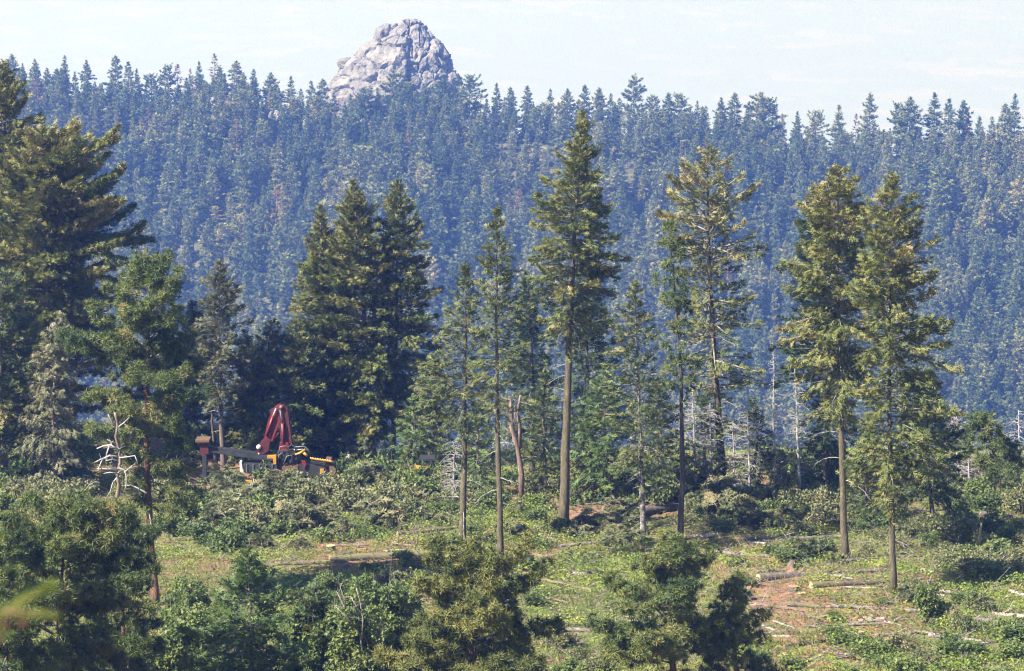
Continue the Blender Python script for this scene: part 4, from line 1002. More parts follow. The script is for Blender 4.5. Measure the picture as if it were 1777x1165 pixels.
def shrub(key, px, row, w_px, h_px, label, group, Y=None):
    p = ground_at(px, row) if Y is None else at(px, row, Y)
    p[2] = float(terrain(p[0], p[1]))
    m = float(p @ FWD) / FPX
    i = int(rng.integers(0, 3)); f, st = PROTO[(key, i)]
    bw, bh = {'tree': (3.2, 4.6), 'leaf': (2.0, 1.3), 'dark': (2.0, 1.7), 'grey': (2.0, 1.2), 'bough': (2.2, 0.9), 'tall': (1.6, 2.4)}[key]
    r = thing(NM[key], label, 'brush' if key == 'bough' else 'shrub', p, group, rng.uniform(0, 6.283))
    sw = w_px * m / bw
    r.scale = (sw, sw, h_px * m / bh)
    ob("foliage", f, None, r, kind="stuff"); ob("stems", st, None, r, kind="stuff")
    return r
def region(n, x0, x1, r0, r1, keys, w, h, label, group, avoid=()):
    for k in range(n):
        # even rows of a jittered grid keep the cover continuous
        px = x0 + (x1 - x0) * ((k * 0.618034) % 1.0) + rng.uniform(-8, 8); row = r0 + (r1 - r0) * (k + rng.random()) / n
        if any(a0 < px < a1 and b0 < row < b1 for a0, a1, b0, b1 in avoid):
            continue
        pq = ground_at(px, row)
        if near_log(pq[0], pq[1], 3.2, 1.0):
            continue
        key = keys[int(rng.integers(0, len(keys)))]; s_ = rng.uniform(0.65, 1.4)
        lab = label.replace('*', {'leaf': 'green leafy shrub', 'dark': 'dark green shrub', 'grey': 'grey-green twiggy shrub', 'bough': 'heap of cut fir boughs', 'tall': 'tall upright leafy shrub'}[key])
        shrub(key, px, row, w * s_, h * s_, lab, group)
region(18, 0, 150, 825, 905, ['grey', 'leaf', 'grey'], 60, 40, '* at the left edge above the corner pines', 'shrubs at the left edge')
region(18, 290, 480, 850, 960, ['grey', 'leaf', 'dark', 'bough'], 62, 40, '* left of centre below the trailer', 'shrubs below the loader')
region(38, 380, 790, 840, 905, ['bough', 'grey', 'leaf', 'bough'], 54, 30, '* in the slash band between the loader and the mossy logs', 'brush in the slash band')
region(15, 380, 700, 905, 960, ['bough', 'leaf', 'grey'], 46, 24, '* among the stumps left of centre', 'brush around the left stumps')
region(10, 600, 700, 835, 860, ['dark', 'leaf'], 50, 44, '* around the pale post right of the loader', 'bushes beside the post')
region(7, 690, 790, 838, 856, ['leaf', 'grey', 'bough'], 46, 30, '* in front of the half-hidden yellow machine', 'bushes before the yellow machine')
region(15, 780, 960, 835, 900, ['leaf', 'grey', 'dark'], 46, 30, '* between the slim stems left of the tallest fir', 'bushes between the slim stems')
region(15, 985, 1240, 845, 880, ['dark', 'leaf', 'grey'], 46, 36, '* along the back edge right of the tallest fir', 'bushes along the back edge', avoid=((1000, 1060, 870, 920),))
region(16, 1180, 1450, 860, 925, ['bough', 'leaf', 'dark', 'grey'], 56, 38, '* on the bank below the open-crowned fir', 'brush on the bank below the open-crowned fir')
region(11, 1340, 1450, 810, 860, ['leaf', 'dark', 'grey'], 60, 50, '* behind the bank left of the tall olive fir', 'bushes left of the tall olive fir')
region(11, 1240, 1460, 950, 985, ['dark', 'bough', 'dark'], 50, 28, '* in the shade behind the long grey log', 'brush behind the long grey log')
region(11, 1480, 1620, 890, 960, ['leaf', 'grey', 'dark'], 44, 26, '* between the two right-hand firs', 'shrubs between the right-hand firs')
region(23, 1620, 1777, 850, 960, ['leaf', 'dark', 'grey'], 56, 38, '* under the leaning pine at the right edge', 'shrubs at the right edge')
region(10, 1640, 1777, 965, 1010, ['dark', 'grey'], 60, 30, '* in the big shadow right of the right-hand fir', 'shrubs in the right shadow')
region(13, 1585, 1700, 1040, 1110, ['tall', 'leaf', 'grey'], 48, 34, '* in the middle of the lower right clearing', 'shrubs in the lower right clearing')
region(18, 1360, 1777, 1110, 1185, ['leaf', 'grey', 'leaf'], 60, 32, '* along the bottom right of the photo', 'shrubs along the bottom right')
region(6, 1690, 1777, 1100, 1150, ['tall', 'leaf'], 60, 46, '* near the bottom right corner', 'shrubs near the bottom right corner')
region(18, 620, 960, 970, 1060, ['leaf', 'bough', 'dark'], 44, 26, '* around the top of the wide foreground pine', 'brush around the foreground pine')
region(11, 960, 1110, 1070, 1180, ['grey', 'leaf'], 54, 26, '* between the two big foreground pines', 'shrubs between the foreground pines')
region(10, 1000, 1110, 915, 950, ['bough', 'grey'], 50, 26, '* at the feet of the pale-footed thin fir', 'brush at the pale-footed fir')
region(18, 620, 1777, 905, 1010, ['leaf', 'grey', 'bough', 'leaf'], 30, 15, 'low * scattered through the clearing', 'low growth in the clearing', avoid=((985, 1060, 880, 920),))
region(16, 1300, 1777, 1010, 1165, ['leaf', 'grey', 'leaf'], 34, 16, 'low * in the lower right clearing', 'low growth at the lower right')
region(10, 600, 1100, 960, 1080, ['leaf', 'grey', 'bough'], 32, 16, 'low * in the middle of the clearing', 'low growth in the middle')
region(20, 400, 790, 850, 940, ['bough', 'bough', 'grey'], 74, 40, 'large * sprawling below the loader', 'large brush heaps below the loader')
region(12, 1180, 1450, 868, 930, ['bough', 'bough', 'grey'], 74, 40, 'large * on the bank right of the blackish trunk', 'large brush heaps on the bank')
region(8, 1000, 1110, 880, 930, ['bough'], 60, 36, 'large * beside the pale-footed thin fir', 'large brush heaps by the thin fir', avoid=((985, 1058, 880, 920),))
region(20, 560, 1000, 896, 965, ['leaf', 'grey', 'bough', 'leaf'], 42, 22, 'leafy mound, * in the herb patch left of the tallest fir', 'growth in the herb patch')
region(16, 1290, 1777, 1035, 1165, ['grey', 'leaf', 'bough'], 46, 24, 'rough * between the lower right logs', 'growth between the lower right logs')
# tall leafy growth in the lower left
for k in range(30):
    px = 285 + 415 * ((k * 0.618034) % 1.0); Y = rng.uniform(138, 160)
    topr = rng.uniform(965, 1085) - (30 if px < 420 else 0)
    zt = at(px, topr, Y)[2]; xg = at(px, topr, Y)[0]; hg = zt - float(terrain(xg, Y))
    if hg < 0.8 or px < 312 or 345 < px < 505:
        continue
    m = mpp(Y, 1050); key = 'tree' if hg > 2.4 else ['dark', 'leaf'][k % 2]
    shrub(key, px, topr, max(rng.uniform(90, 130), 0.62 * hg / m), hg / m, {'tree': 'leafy broadleaf sapling in the lower left thicket, ' + ('below the orange pine trunk' if px < 345 else ('right of the dark green young fir' if px < 600 else 'left of the wide foreground pine')), 'dark': 'tall dark green bush in the lower left thicket', 'tall': 'tall upright leafy bush in the lower left thicket', 'leaf': 'bright green leafy bush in the lower left thicket'}[key], 'lower left thicket', Y=Y)
for px_, row_, kk in ((742, 852, 'leaf'), (704, 852, 'grey'), (764, 850, 'dark'), (726, 856, 'bough')):
    shrub(kk, px_, row_, 48, 48 if px_ != 726 else 30, 'bush directly in front of the half-hidden yellow machine', 'bushes before the yellow machine')
shrub('tall', 1605, 1085, 52, 92, 'tall upright leafy shrub, the tallest in the lower right clearing', 'shrubs in the lower right clearing')
# bare pale stems sticking out of the lower left thicket
px_tubes('dead_bush', 'bare pale forked stems rising from the lower left thicket', 'dead bush', 137, [
    ([(585, 1028), (598, 1055), (612, 1080), (626, 1105), (630, 1180)], (2, 4)), ([(618, 1020), (625, 1045), (630, 1075), (628, 1110)], (2, 4)), ([(608, 1035), (618, 1052), (626, 1070)], (1.5, 3)), ([(580, 1050), (596, 1066), (612, 1082)], (1.5, 3)), ([(590, 1018), (598, 1040), (600, 1058)], (1.5, 2.5)), ([(634, 1105), (642, 1130), (640, 1160)], (2, 3))], M['limb'], trunk_n=1)

# ------------------------------------------------------------------ ground cover
def cover_points(n):
    y = rng.uniform(142, 232, n * 3) ; x = rng.uniform(-1, 1, n * 3) * (y * 0.175 + 2)
    return x, y
x, y = cover_points(150000)
z = terrain(x, y)
d_ = y * FWD[1] + z * FWD[2]; PXs = CX + FPX * x / d_; ROW = CY - FPX * (y * UPV[1] + z * UPV[2]) / d_
bare = bump2(PXs, ROW, 1020, 897, 45, 16) + bump2(PXs, ROW, 1350, 1030, 50, 14) * 0.6 + bump2(PXs, ROW, 1150, 882, 60, 8) + bump2(PXs, ROW, 960, 860, 40, 9) + bump2(PXs, ROW, 380, 815, 60, 40) + bump2(PXs, ROW, 1400, 1130, 60, 20) * .6 + bump2(PXs, ROW, 700, 985, 80, 16) * .6 + bump2(PXs, ROW, 1570, 1045, 50, 16) * .8 + bump2(PXs, ROW, 380, 755, 60, 25)
green = 1.1 * bump2(PXs, ROW, 700, 925, 130, 32) + 1.2 * bump2(PXs, ROW, 980, 975, 130, 42) + 1.0 * bump2(PXs, ROW, 1700, 1035, 160, 28) + 0.85 * bump2(PXs, ROW, 1550, 1130, 260, 50) + 0.8 * bump2(PXs, ROW, 900, 905, 80, 40) + 0.5 * bump2(PXs, ROW, 1560, 1000, 120, 30) + 0.40
nz = fbm(x / 2.2, y / 3.5, 61) * 1.6
pg = np.clip(green + nz - 0.9 * bare, 0, 1)
k = (rng.random(len(x)) < pg * 0.95) & ~(near_log(x, y) & (rng.random(len(x)) < 0.85)) & ~(near_log(x, y, 1.2, 0.3, POLESEG) & (rng.random(len(x)) < 0.75))
n = int(k.sum()); P = np.stack([x[k], y[k], z[k] + rng.uniform(0.05, 0.35, n) + np.clip(fbm(x[k] / 1.6, y[k] / 2.2, 23) * 2.6 + 0.05, 0, 0.8) * rng.random(n) ** 0.5], -1)
s_ = Soup(); D = rng.normal(0, 1, (n, 3)); D[:, 2] *= 0.5
tn = np.clip(0.42 + 0.5 * nz[k] + rng.normal(0, 0.11, n), 0, 1)
stamp(s_, 'leaf', P, D, np.array([0, 0, 1.0]) + rng.normal(0, 0.5, (n, 3)), rng.uniform(0.09, 0.21, n), tn)
ob("ground_cover", s_.mesh("ground_cover"), M['herb'], kind="stuff")
x, y = cover_points(30000); z = terrain(x, y)
d_ = y * FWD[1] + z * FWD[2]; PXs = CX + FPX * x / d_; ROW = CY - FPX * (y * UPV[1] + z * UPV[2]) / d_
bare = bump2(PXs, ROW, 1020, 897, 45, 16) + bump2(PXs, ROW, 1350, 1030, 50, 14) * 0.6 + bump2(PXs, ROW, 1150, 882, 60, 8) + bump2(PXs, ROW, 380, 815, 60, 40) + bump2(PXs, ROW, 380, 755, 60, 25)
k = rng.random(len(x)) < np.clip(0.55 + fbm(x / 3.0, y / 4.0, 71) * 1.5 - 0.8 * bare, 0.03, 1) * np.where(near_log(x, y, 1.0, 0.3), 0.25, 1.0)
x, y, z = x[k], y[k], z[k]; n = len(x)
T_ = []
for q in range(5):
    a = q * 1.2566; T_.append([(math.cos(a) * .12, math.sin(a) * .12, -.02), (math.cos(a + .8) * .14, math.sin(a + .8) * .14, -.02), (math.cos(a) * .42, math.sin(a) * .42, 0.75 + 0.25 * (q % 3) / 2)])
TEMPL['grass'] = np.array(T_)
s_ = Soup()
stamp(s_, 'grass', np.stack([x, y, z], -1), np.stack([np.cos(x * 9), np.sin(x * 9), 0 * x], -1), np.array([0, 0, 1.0]) + rng.normal(0, .15, (n, 3)), rng.uniform(.16, .42, n), np.clip(0.55 + fbm(x / 6.0, y / 8.0, 91) * 1.3 + rng.normal(0, .15, n), 0, 1))
ob("grass", s_.mesh("grass"), M['grass'], kind="stuff")
# sticks and bark scraps lying everywhere
n = 9000; y = rng.uniform(145, 222, n); x = rng.uniform(-1, 1, n) * (y * 0.172); z = terrain(x, y)
TEMPL['stick'] = np.array([[(0, -.012, 0), (1, 0, .02), (0, .012, 0)], [(0, 0, -.012), (1, 0, .02), (0, 0, .016)], [(0.45, -.01, 0), (0.5, .01, 0), (0.75, .28, .12)]])
s_ = Soup(); D = rng.normal(0, 1, (n, 3)); D[:, 2] = np.abs(D[:, 2]) * 0.22
stamp(s_, 'stick', np.stack([x, y, z + rng.uniform(0.02, 0.3, n)], -1), D, np.array([0, 0, 1.0]) + rng.normal(0, .3, (n, 3)), rng.uniform(.5, 2.0, n), rng.random(n))
ob("twig_litter", s_.mesh("twig_litter"), M['twig'], kind="stuff")

# ------------------------------------------------------------------ a fir twig close to the camera, out of focus
yb = 6.2
gx, gz = -1.62, float(terrain(-1.62, yb))
sap = thing('fir_sapling', 'blurred fir twig with browned needles poking in at the left edge', 'sapling', (gx, yb, gz))
tip_z = at(60, 1010, yb)[2] - gz
s_ = Soup(); s_.tube(np.array([[0, 0, -.1], [0.02, 0, tip_z * .5], [0, 0, tip_z + .45]]), [.03, .022, .006], 7); ob("trunk", s_.mesh("trunk"), M['bark'], sap)
s_ = Soup(); wd = Soup(); g = np.random.default_rng(77)
TEMPL['needle'] = np.array([[(0, -.055, 0), (1, 0, 0), (0, .055, 0)]])
def twig(a, b, nn, nl, t0):
    a = np.array(a); b = np.array(b); t = g.random(nn); P = a + (b - a) * t[:, None]
    ax_ = nrm(b - a); D = nrm(g.normal(0, 1, (nn, 3))) * 0.8 + ax_ * 0.7
    stamp(s_, 'needle', P, D, g.normal(0, 1, (nn, 3)), nl * g.uniform(.8, 1.2, nn), np.clip(t0 - .15 + g.normal(0, .12, nn), 0, 1))
    wd.tube(np.array([a, (a + b) / 2, b]), [.004, .0035, .002], 5)
L_ = lambda px, row, dy=0.0: at(px, row, yb + dy) - np.array([gx, yb, gz])
twig((0, 0, tip_z - .08), L_(-20, 1080), 500, .022, .5); twig(L_(-20, 1080), L_(50, 1035, .02), 420, .02, .6); twig(L_(30, 1048), L_(96, 1012, .03), 420, .018, .6); twig(L_(10, 1062), L_(100, 1068, -.03), 300, .018, .62); twig(L_(-30, 1075), L_(12, 1098), 160, .018, .5)
twig((0, 0, tip_z + .05), L_(14, 988), 300, .018, .6); twig((0, 0, tip_z + .15), L_(10, 930), 300, .017, .6)
ob("needles", s_.mesh("needles"), M['herb'], sap, kind="stuff"); ob("twigs", wd.mesh("twigs"), M['bark_red'], sap, kind="stuff")
s_ = Soup()
for px, row in ((40, 1078), (-4, 1108), (8, 1080)):
    c = L_(px, row); d = nrm(g.normal(0, 1, (90, 3)))
    stamp(s_, 'needle', c + d * .006, d, g.normal(0, 1, (90, 3)), .013 * g.uniform(.8, 1.2, 90), np.full(90, .5))
ob("dead_needles", s_.mesh("dead_needles"), M['far_red'], sap, kind="stuff")


# ------------------------------------------------------------------ far forest
NEAR_SIL = globals().get('NEAR_SIL', [])      # pixel outlines of the near crowns: (row, left, right) tables

def behind_near(px, py):
    for tab in NEAR_SIL:
        r = tab[:, 0]
        if r[0] <= py <= r[-1]:
            if np.interp(py, r, tab[:, 1]) - 6 < px < np.interp(py, r, tab[:, 2]) + 6:
                return True
    return False

def far_tree_parts(kind, seed):
    g = np.random.default_rng(seed)
    H = 20.0
    if kind == 'fir':
        w = g.uniform(3.0, 4.2); q = g.uniform(0.8, 1.2, 5)
        prof = hermite([0, 2, 6, 12, 17, 20], [0.5 * w * q[0], 0.9 * w * q[1], w * q[2], 0.72 * w * q[3], 0.36 * w * q[4], 0.05])
        return make_conifer(H, prof, prof, 2.0, kind='coarse', spray=0.85, cover=2.0, whorl=0.75, per=5.6, tint0=0.42, irregular=0.35, r0=0.28, trunk_sides=5, g=g, limbs=False, elev=(30, -15))
    if kind == 'slim':
        w = g.uniform(2.4, 3.1)
        prof = hermite([0, 2, 6, 12, 17, 20], [0.6 * w, 0.9 * w, w, 0.75 * w, 0.42 * w, 0.05])
        return make_conifer(H, prof, prof, 1.5, kind='coarse', spray=0.78, cover=2.0, whorl=0.7, per=5.4, tint0=0.40, irregular=0.35, r0=0.24, trunk_sides=5, g=g, limbs=False, elev=(30, -15))
    if kind == 'pine':
        w = g.uniform(3.7, 4.6)
        prof = hermite([0, 5, 8, 12, 16, 18.5, 20], [0.3, 0.6 * w, w, 0.95 * w, 0.75 * w, 0.5 * w, 0.12])
        return make_conifer(H, prof, prof, 5.5, kind='coarse', spray=0.95, cover=1.6, whorl=0.95, per=5, tint0=0.5, irregular=0.5, r0=0.32, trunk_sides=5, g=g, limbs=False, elev=(40, 5))
    w = g.uniform(2.8, 3.4)
    prof = hermite([0, 2, 8, 16, 20], [0.4 * w, 0.8 * w, w, 0.5 * w, 0.05])
    return make_conifer(H, prof, prof, 3.0, kind='coarse', spray=0.9, cover=0.8, whorl=1.0, per=4, tint0=0.5, irregular=0.5, r0=0.24, trunk_sides=5, g=g, limbs=True, limb_r=1.6, elev=(30, -15))

FAR_KINDS = ['fir', 'fir', 'fir', 'slim', 'slim', 'pine', 'pine', 'thin', 'fir', 'slim', 'fir', 'pine']
far_proto = []
for i, k in enumerate(FAR_KINDS):
    tr, cr, wd, _ = far_tree_parts(k, 100 + i)
    far_proto.append((tr.mesh("trunk"), cr.mesh("crown"), k))
for a, b, k in far_proto:
    a.materials.append(M['limb'] if k == 'thin' else M['bark'])
    b.materials.append(M['far_red'] if k == 'thin' else M['far'])

cand = []   # x, y, height, kind index, special label
sky = [(20, 92, 0), (60, 100, 3), (112, 94, 3), (150, 103, 0), (200, 95, 1), (222, 104, 3), (237, 118, 4), (262, 128, 6), (290, 112, 5), (308, 110, 7), (330, 118, 7), (345, 106, 2), (372, 92, 7), (410, 104, 1),
       (440, 118, 3), (470, 124, 0), (505, 131, 2), (540, 138, 3), (560, 136, 1), (632, 152, 6), (655, 150, 3), (683, 122, 5), (705, 142, 6), (740, 150, 5), (770, 138, 6), (815, 130, 6), (862, 143, 2), (886, 150, 1), (915, 147, 4), (955, 152, 3), (985, 152, 0), (1015, 146, 1),
       (1040, 150, 0), (1060, 160, 3), (1100, 132, 5), (1075, 168, 3), (1135, 165, 6), (1160, 160, 1), (1180, 162, 5), (1210, 174, 2), (1225, 182, 3), (1252, 168, 0), (1275, 160, 1), (1300, 174, 3), (1320, 162, 5), (1335, 170, 6),
       (1358, 195, 3), (1384, 192, 4), (1416, 191, 6), (1456, 182, 2), (1486, 196, 7), (1510, 160, 1), (1560, 178, 5), (1580, 166, 0), (1622, 160, 2), (1647, 168, 3), (1673, 172, 0), (1700, 200, 4), (1722, 200, 3), (1745, 178, 1), (1762, 162, 2)]
for px, row, k in sky:
    Y = 1292 + rng.uniform(-12, 12)
    p = at(px, row, Y); zg = float(terrain(p[0], Y))
    h = p[2] - zg
    if h < 8:
        h = 12.0
    cand.append((p[0], Y, h, k, True))
sp = 5.3
for yy in np.arange(940, 1292, sp * 1.15):
    half = yy * 0.171 + 30
    for xx in np.arange(-half, half, sp):
        x = xx + rng.uniform(-0.45, 0.45) * sp; y = yy + rng.uniform(-0.5, 0.5) * sp
        dens = fbm(x / 45.0, y / 45.0, 40)
        pr, prow = project((x, y, float(terrain(x, y))))
        open_patch = math.exp(-((pr - 400) / 110) ** 2 - ((prow - 520) / 80) ** 2)
        if rng.random() < 0.12 + max(0, -dens) * 0.6 + 0.6 * open_patch:
            continue
        k = int(rng.choice(12, p=[.125, .125, .12, .125, .12, .035, .035, .015, .12, .10, .05, .03]))
        h = float(np.clip(rng.normal(18.5 + 22 * dens, 5.2), 5, 31))
        if y > 1230:
            h = min(h, 17 + rng.uniform(-3, 2))
        # keep the skyline of the photograph: none of the filler stands above it
        top = project((x, y, float(terrain(x, y)) + h))[1]
        lim = np.interp(pr, crest_px, crest_row) - 78
        if top < lim:
            h -= (lim - top) / 4.0
        if h < 6:
            continue
        cand.append((x, y, h, k, False))

scored = []
for i, (x, y, h, k, s_) in enumerate(cand):
    zg = float(terrain(x, y))
    tx, ty = project((x, y, zg + h * 0.9)); bx_, by_ = project((x, y, zg))
    vis = 0 <= tx <= 1777 and ty < 760 and not behind_near(tx, ty)
    scored.append((1e6 if s_ else 0) + (by_ - ty if vis else -1))
order = np.argsort(-np.array(scored))
single = set(int(i) for i in order[:300] if scored[i] > 0)
FL = {'fir': 'bushy hazy fir on far ridge, ',
      'slim': 'slender hazy conifer on far ridge, ',
      'pine': 'round hazy pine on far ridge, ',
      'thin': 'thin reddish dying conifer on far ridge, '}
SLB = {1100: 'tallest lone conifer standing out on the far skyline', 372: 'pinkish dying conifer on the highest left hump of the far skyline',
       1510: 'broad pointed fir rising above its neighbours on the far skyline at right', 1456: 'small pointed fir alone in the notch of the far skyline at right',
       815: 'wide bushy pine on the skyline just right of the rock tor', 683: 'round pine in front of the middle of the rock tor', 308: 'bare dying conifer on the far skyline at left', 1762: 'pointed fir on the far skyline at the right edge of the photo',
       330: 'reddish dying conifer on the far skyline at left'}
def far_place(px, row):
    hz = next(t for lim, t in ((240, 'above the big left firs'), (480, 'above the red loader'), (600, 'left below the rock tor'), (800, 'straight below the rock tor'), (930, 'right below the rock tor'), (1120, 'around the tallest middle fir'),
                               (1340, 'around the open-crowned fir'), (1620, 'behind the right-hand pair of firs'), (9999, 'right of the right-hand pair of firs')) if px < lim)
    vt = 'upper slope' if row < 260 else ('mid slope' if row < 400 else 'lower slope')
    return vt + ' ' + hz
pts = []
for i, (x, y, h, k, s_) in enumerate(cand):
    zg = float(terrain(x, y)) - 0.2
    rz = rng.uniform(0, 6.283); wsc = h / 20.0 * rng.uniform(0.85, 1.2) * (1.18 if h < 13 else 1.0)
    if i in single:
        kind = far_proto[k][2]
        tx, ty = project((x, y, zg + 0.9 * h)); lab = FL[kind] + far_place(tx, ty); grp = 'conifers in the forest on the far ridge'
        if s_:
            px = sky[i][0]; lab = SLB.get(px, FL[kind].replace(' on far ridge, ', ' on far skyline, ') + far_place(tx, 100).replace('upper slope ', ''))
            grp = 'conifers on the far skyline'
        r = thing('dying_conifer' if kind == 'thin' else ('pine_tree' if kind == 'pine' else 'fir_tree'), lab, 'tree', (x, y, zg), grp, rz)
        r.scale = (wsc, wsc, h / 20.0)
        ob("trunk", far_proto[k][0], None, r); ob("crown", far_proto[k][1], None, r, kind="stuff")
    else:
        pts.append((x, y, zg, rz, wsc, h / 20.0, k))

# the rest of the forest: one mass, scattered over points
pts = np.array(pts)
me = bpy.data.meshes.new("far_forest"); me.vertices.add(len(pts)); me.vertices.foreach_set("co", pts[:, :3].astype(np.float32).ravel())
for nm, ty, val in (("rot", 'FLOAT', pts[:, 3]), ("wsc", 'FLOAT', pts[:, 4]), ("hsc", 'FLOAT', pts[:, 5])):
    a = me.attributes.new(nm, ty, 'POINT'); a.data.foreach_set("value", val.astype(np.float32))
a = me.attributes.new("which", 'INT', 'POINT'); a.data.foreach_set("value", pts[:, 6].astype(np.int32))
me.update()
forest = ob("far_forest", me, kind="stuff")
ng = bpy.data.node_groups.new("scatter_forest", 'GeometryNodeTree')
ng.interface.new_socket("Geometry", in_out='INPUT', socket_type='NodeSocketGeometry')
ng.interface.new_socket("Geometry", in_out='OUTPUT', socket_type='NodeSocketGeometry')
N, Lk = ng.nodes, ng.links
gi = N.new("NodeGroupInput"); go = N.new("NodeGroupOutput")
def named(nm, ty):
    n = N.new("GeometryNodeInputNamedAttribute"); n.data_type = ty; n.inputs["Name"].default_value = nm; return n.outputs[0]
first = {}
for o in bpy.data.objects:
    if o.name.startswith(("crown", "trunk")) and o.data is not None and o.parent:
        first.setdefault(o.data.name, o)
join = N.new("GeometryNodeJoinGeometry")
for a_, b_, k_ in reversed(far_proto):
    jj = N.new("GeometryNodeJoinGeometry")
    for dd in (a_, b_):
        o = first.get(dd.name)
        if o is None:
            continue
        oi = N.new("GeometryNodeObjectInfo"); oi.transform_space = 'ORIGINAL'; oi.inputs["Object"].default_value = o
        Lk.new(oi.outputs["Geometry"], jj.inputs[0])
    gti = N.new("GeometryNodeGeometryToInstance"); Lk.new(jj.outputs[0], gti.inputs[0]); Lk.new(gti.outputs[0], join.inputs[0])
iop = N.new("GeometryNodeInstanceOnPoints"); iop.inputs["Pick Instance"].default_value = True
Lk.new(gi.outputs[0], iop.inputs["Points"]); Lk.new(join.outputs[0], iop.inputs["Instance"]); Lk.new(named("which", 'INT'), iop.inputs["Instance Index"])
cr_ = N.new("ShaderNodeCombineXYZ"); Lk.new(named("rot", 'FLOAT'), cr_.inputs[2])
er = N.new("FunctionNodeEulerToRotation"); Lk.new(cr_.outputs[0], er.inputs[0]); Lk.new(er.outputs[0], iop.inputs["Rotation"])
cs_ = N.new("ShaderNodeCombineXYZ"); w_ = named("wsc", 'FLOAT'); Lk.new(w_, cs_.inputs[0]); Lk.new(w_, cs_.inputs[1]); Lk.new(named("hsc", 'FLOAT'), cs_.inputs[2])
Lk.new(cs_.outputs[0], iop.inputs["Scale"])
Lk.new(iop.outputs[0], go.inputs[0])
mod = forest.modifiers.new("scatter", 'NODES'); mod.node_group = ng

# ------------------------------------------------------------------ rock tor on the far ridge
def boulder_mesh(seed, sub=3, ex=3.6, amp=0.20):
    bm = bmesh.new(); bmesh.ops.create_icosphere(bm, subdivisions=sub, radius=1.0)
    g = np.random.default_rng(seed)
    P = np.array([v.co[:] for v in bm.verts])
    n = (np.abs(P) ** ex).sum(1) ** (-1 / ex)
    P = P * n[:, None]
    d = np.zeros(len(P))
    for o in range(5):
        k = g.normal(0, 1.6 * 1.8 ** o, (3, 3)); ph = g.uniform(0, 6.28, 3)
        d += amp * 0.6 ** o * np.sin(P @ k + ph).mean(1)
    c = nrm(g.normal(0, 1, (5, 3)))                       # a few flat split faces
    P = P * (1 + d)[:, None]
    for q in c:
        over = np.maximum(P @ q - 0.86, 0); P = P - over[:, None] * q * 0.85
    for v, p in zip(bm.verts, P):
        v.co = p
    me = bpy.data.meshes.new("boulder"); bm.to_mesh(me); bm.free(); me.update()
    return me

rock_mat = solid_mat("granite", [(0.22, (0.105, 0.095, 0.092)), (0.42, (0.17, 0.156, 0.152)), (0.58, (0.22, 0.20, 0.19)), (0.78, (0.33, 0.285, 0.235))], 1.6, rough=0.95, bump=0.9, bscale=2.5, dist=1.2, objrand=0.22)
tor_core_mat = solid_mat("pale_granite", [(0.3, (0.10, 0.09, 0.086)), (0.48, (0.17, 0.157, 0.153)), (0.60, (0.215, 0.20, 0.195)), (0.78, (0.34, 0.30, 0.255))], 0.22, rough=0.95, bump=0.9, bscale=0.3, dist=2.0, detail=10)
BM = [boulder_mesh(s_, 3) for s_ in range(8)]
for b in BM:
    b.materials.append(rock_mat)
YT = 1335.0
tp = lambda X, Yc: (550 + X / 6.133, 20 + Yc / 6.133)
tor_base = at(*tp(850, 1080), YT); tor_base[2] -= 6
mt = mpp(YT, 100) / 6.133
tor = thing("rock_outcrop", "pale grey granite tor of stacked rounded boulders on the far ridge crest", "rock", tor_base)
half_l = hermite([0, 88, 130, 185, 250, 330, 400, 480, 540, 640, 720, 800, 900, 1300], [20, 62, 110, 145, 250, 335, 455, 560, 672, 705, 765, 835, 850, 860])   # half width left of the summit line, by height
half_r = hermite([0, 88, 150, 250, 350, 450, 520, 600, 700, 800, 1300], [20, 70, 160, 235, 340, 420, 470, 495, 575, 600, 640])
def tor_front(X, Yc):
    c = X - 960
    hw = half_l(Yc) if c < 0 else half_r(Yc)
    return math.sqrt(max(0.02, 1 - min(1, abs(c) / hw) ** 2)) * float(hw) * 0.62 * mt
def cells(P, size, seed):
    """distance to the nearest and second nearest of scattered points: blocks with joints between them"""
    Q_ = P / size; base_ = np.floor(Q_).astype(int); f1 = np.full(len(P), 9.0); f2 = np.full(len(P), 9.0); hid = np.zeros(len(P))
    for dx in (-1, 0, 1):
        for dy in (-1, 0, 1):
            for dz in (-1, 0, 1):
                c = base_ + np.array([dx, dy, dz])
                hsh = [((c[:, 0] * 73856093) ^ (c[:, 1] * 19349663) ^ (c[:, 2] * 83492791) ^ (seed * 2654435 + q * 77777)) & 0x7fffffff for q in range(3)]
                j = np.stack([((h_ * 1103515245 + 12345) >> 8 & 0xffff) / 65535.0 for h_ in hsh], -1)
                d = np.linalg.norm(c + j - Q_, axis=1)
                f2 = np.where(d < f1, f1, np.minimum(f2, d)); hid = np.where(d < f1, j[:, 0], hid); f1 = np.minimum(f1, d)
    return f1, f2, hid
rows_ = np.linspace(88, 1400, 190); na = 300
A_ = np.arange(na) * 2 * np.pi / na
hw = np.where(np.cos(A_)[None] < 0, half_l(rows_)[:, None], half_r(rows_)[:, None])
Wd = np.array([at(*tp(960, yc), YT) for yc in rows_])
V = np.stack([Wd[:, 0][:, None] + np.cos(A_)[None] * hw * mt - tor_base[0], np.sin(A_)[None] * hw * 0.60 * mt, np.broadcast_to((Wd[:, 2] - tor_base[2])[:, None], hw.shape)], -1).reshape(-1, 3)
out_ = np.stack([np.broadcast_to(np.cos(A_)[None], hw.shape), np.broadcast_to(np.sin(A_)[None], hw.shape), np.full(hw.shape, 0.55)], -1).reshape(-1, 3); out_ = nrm(out_)
wob = np.stack([fbm(V[:, 2] / 6 + q * 9, V[:, 0] / 6 + V[:, 1] / 7, 50 + q) for q in range(3)], -1) * 5.0
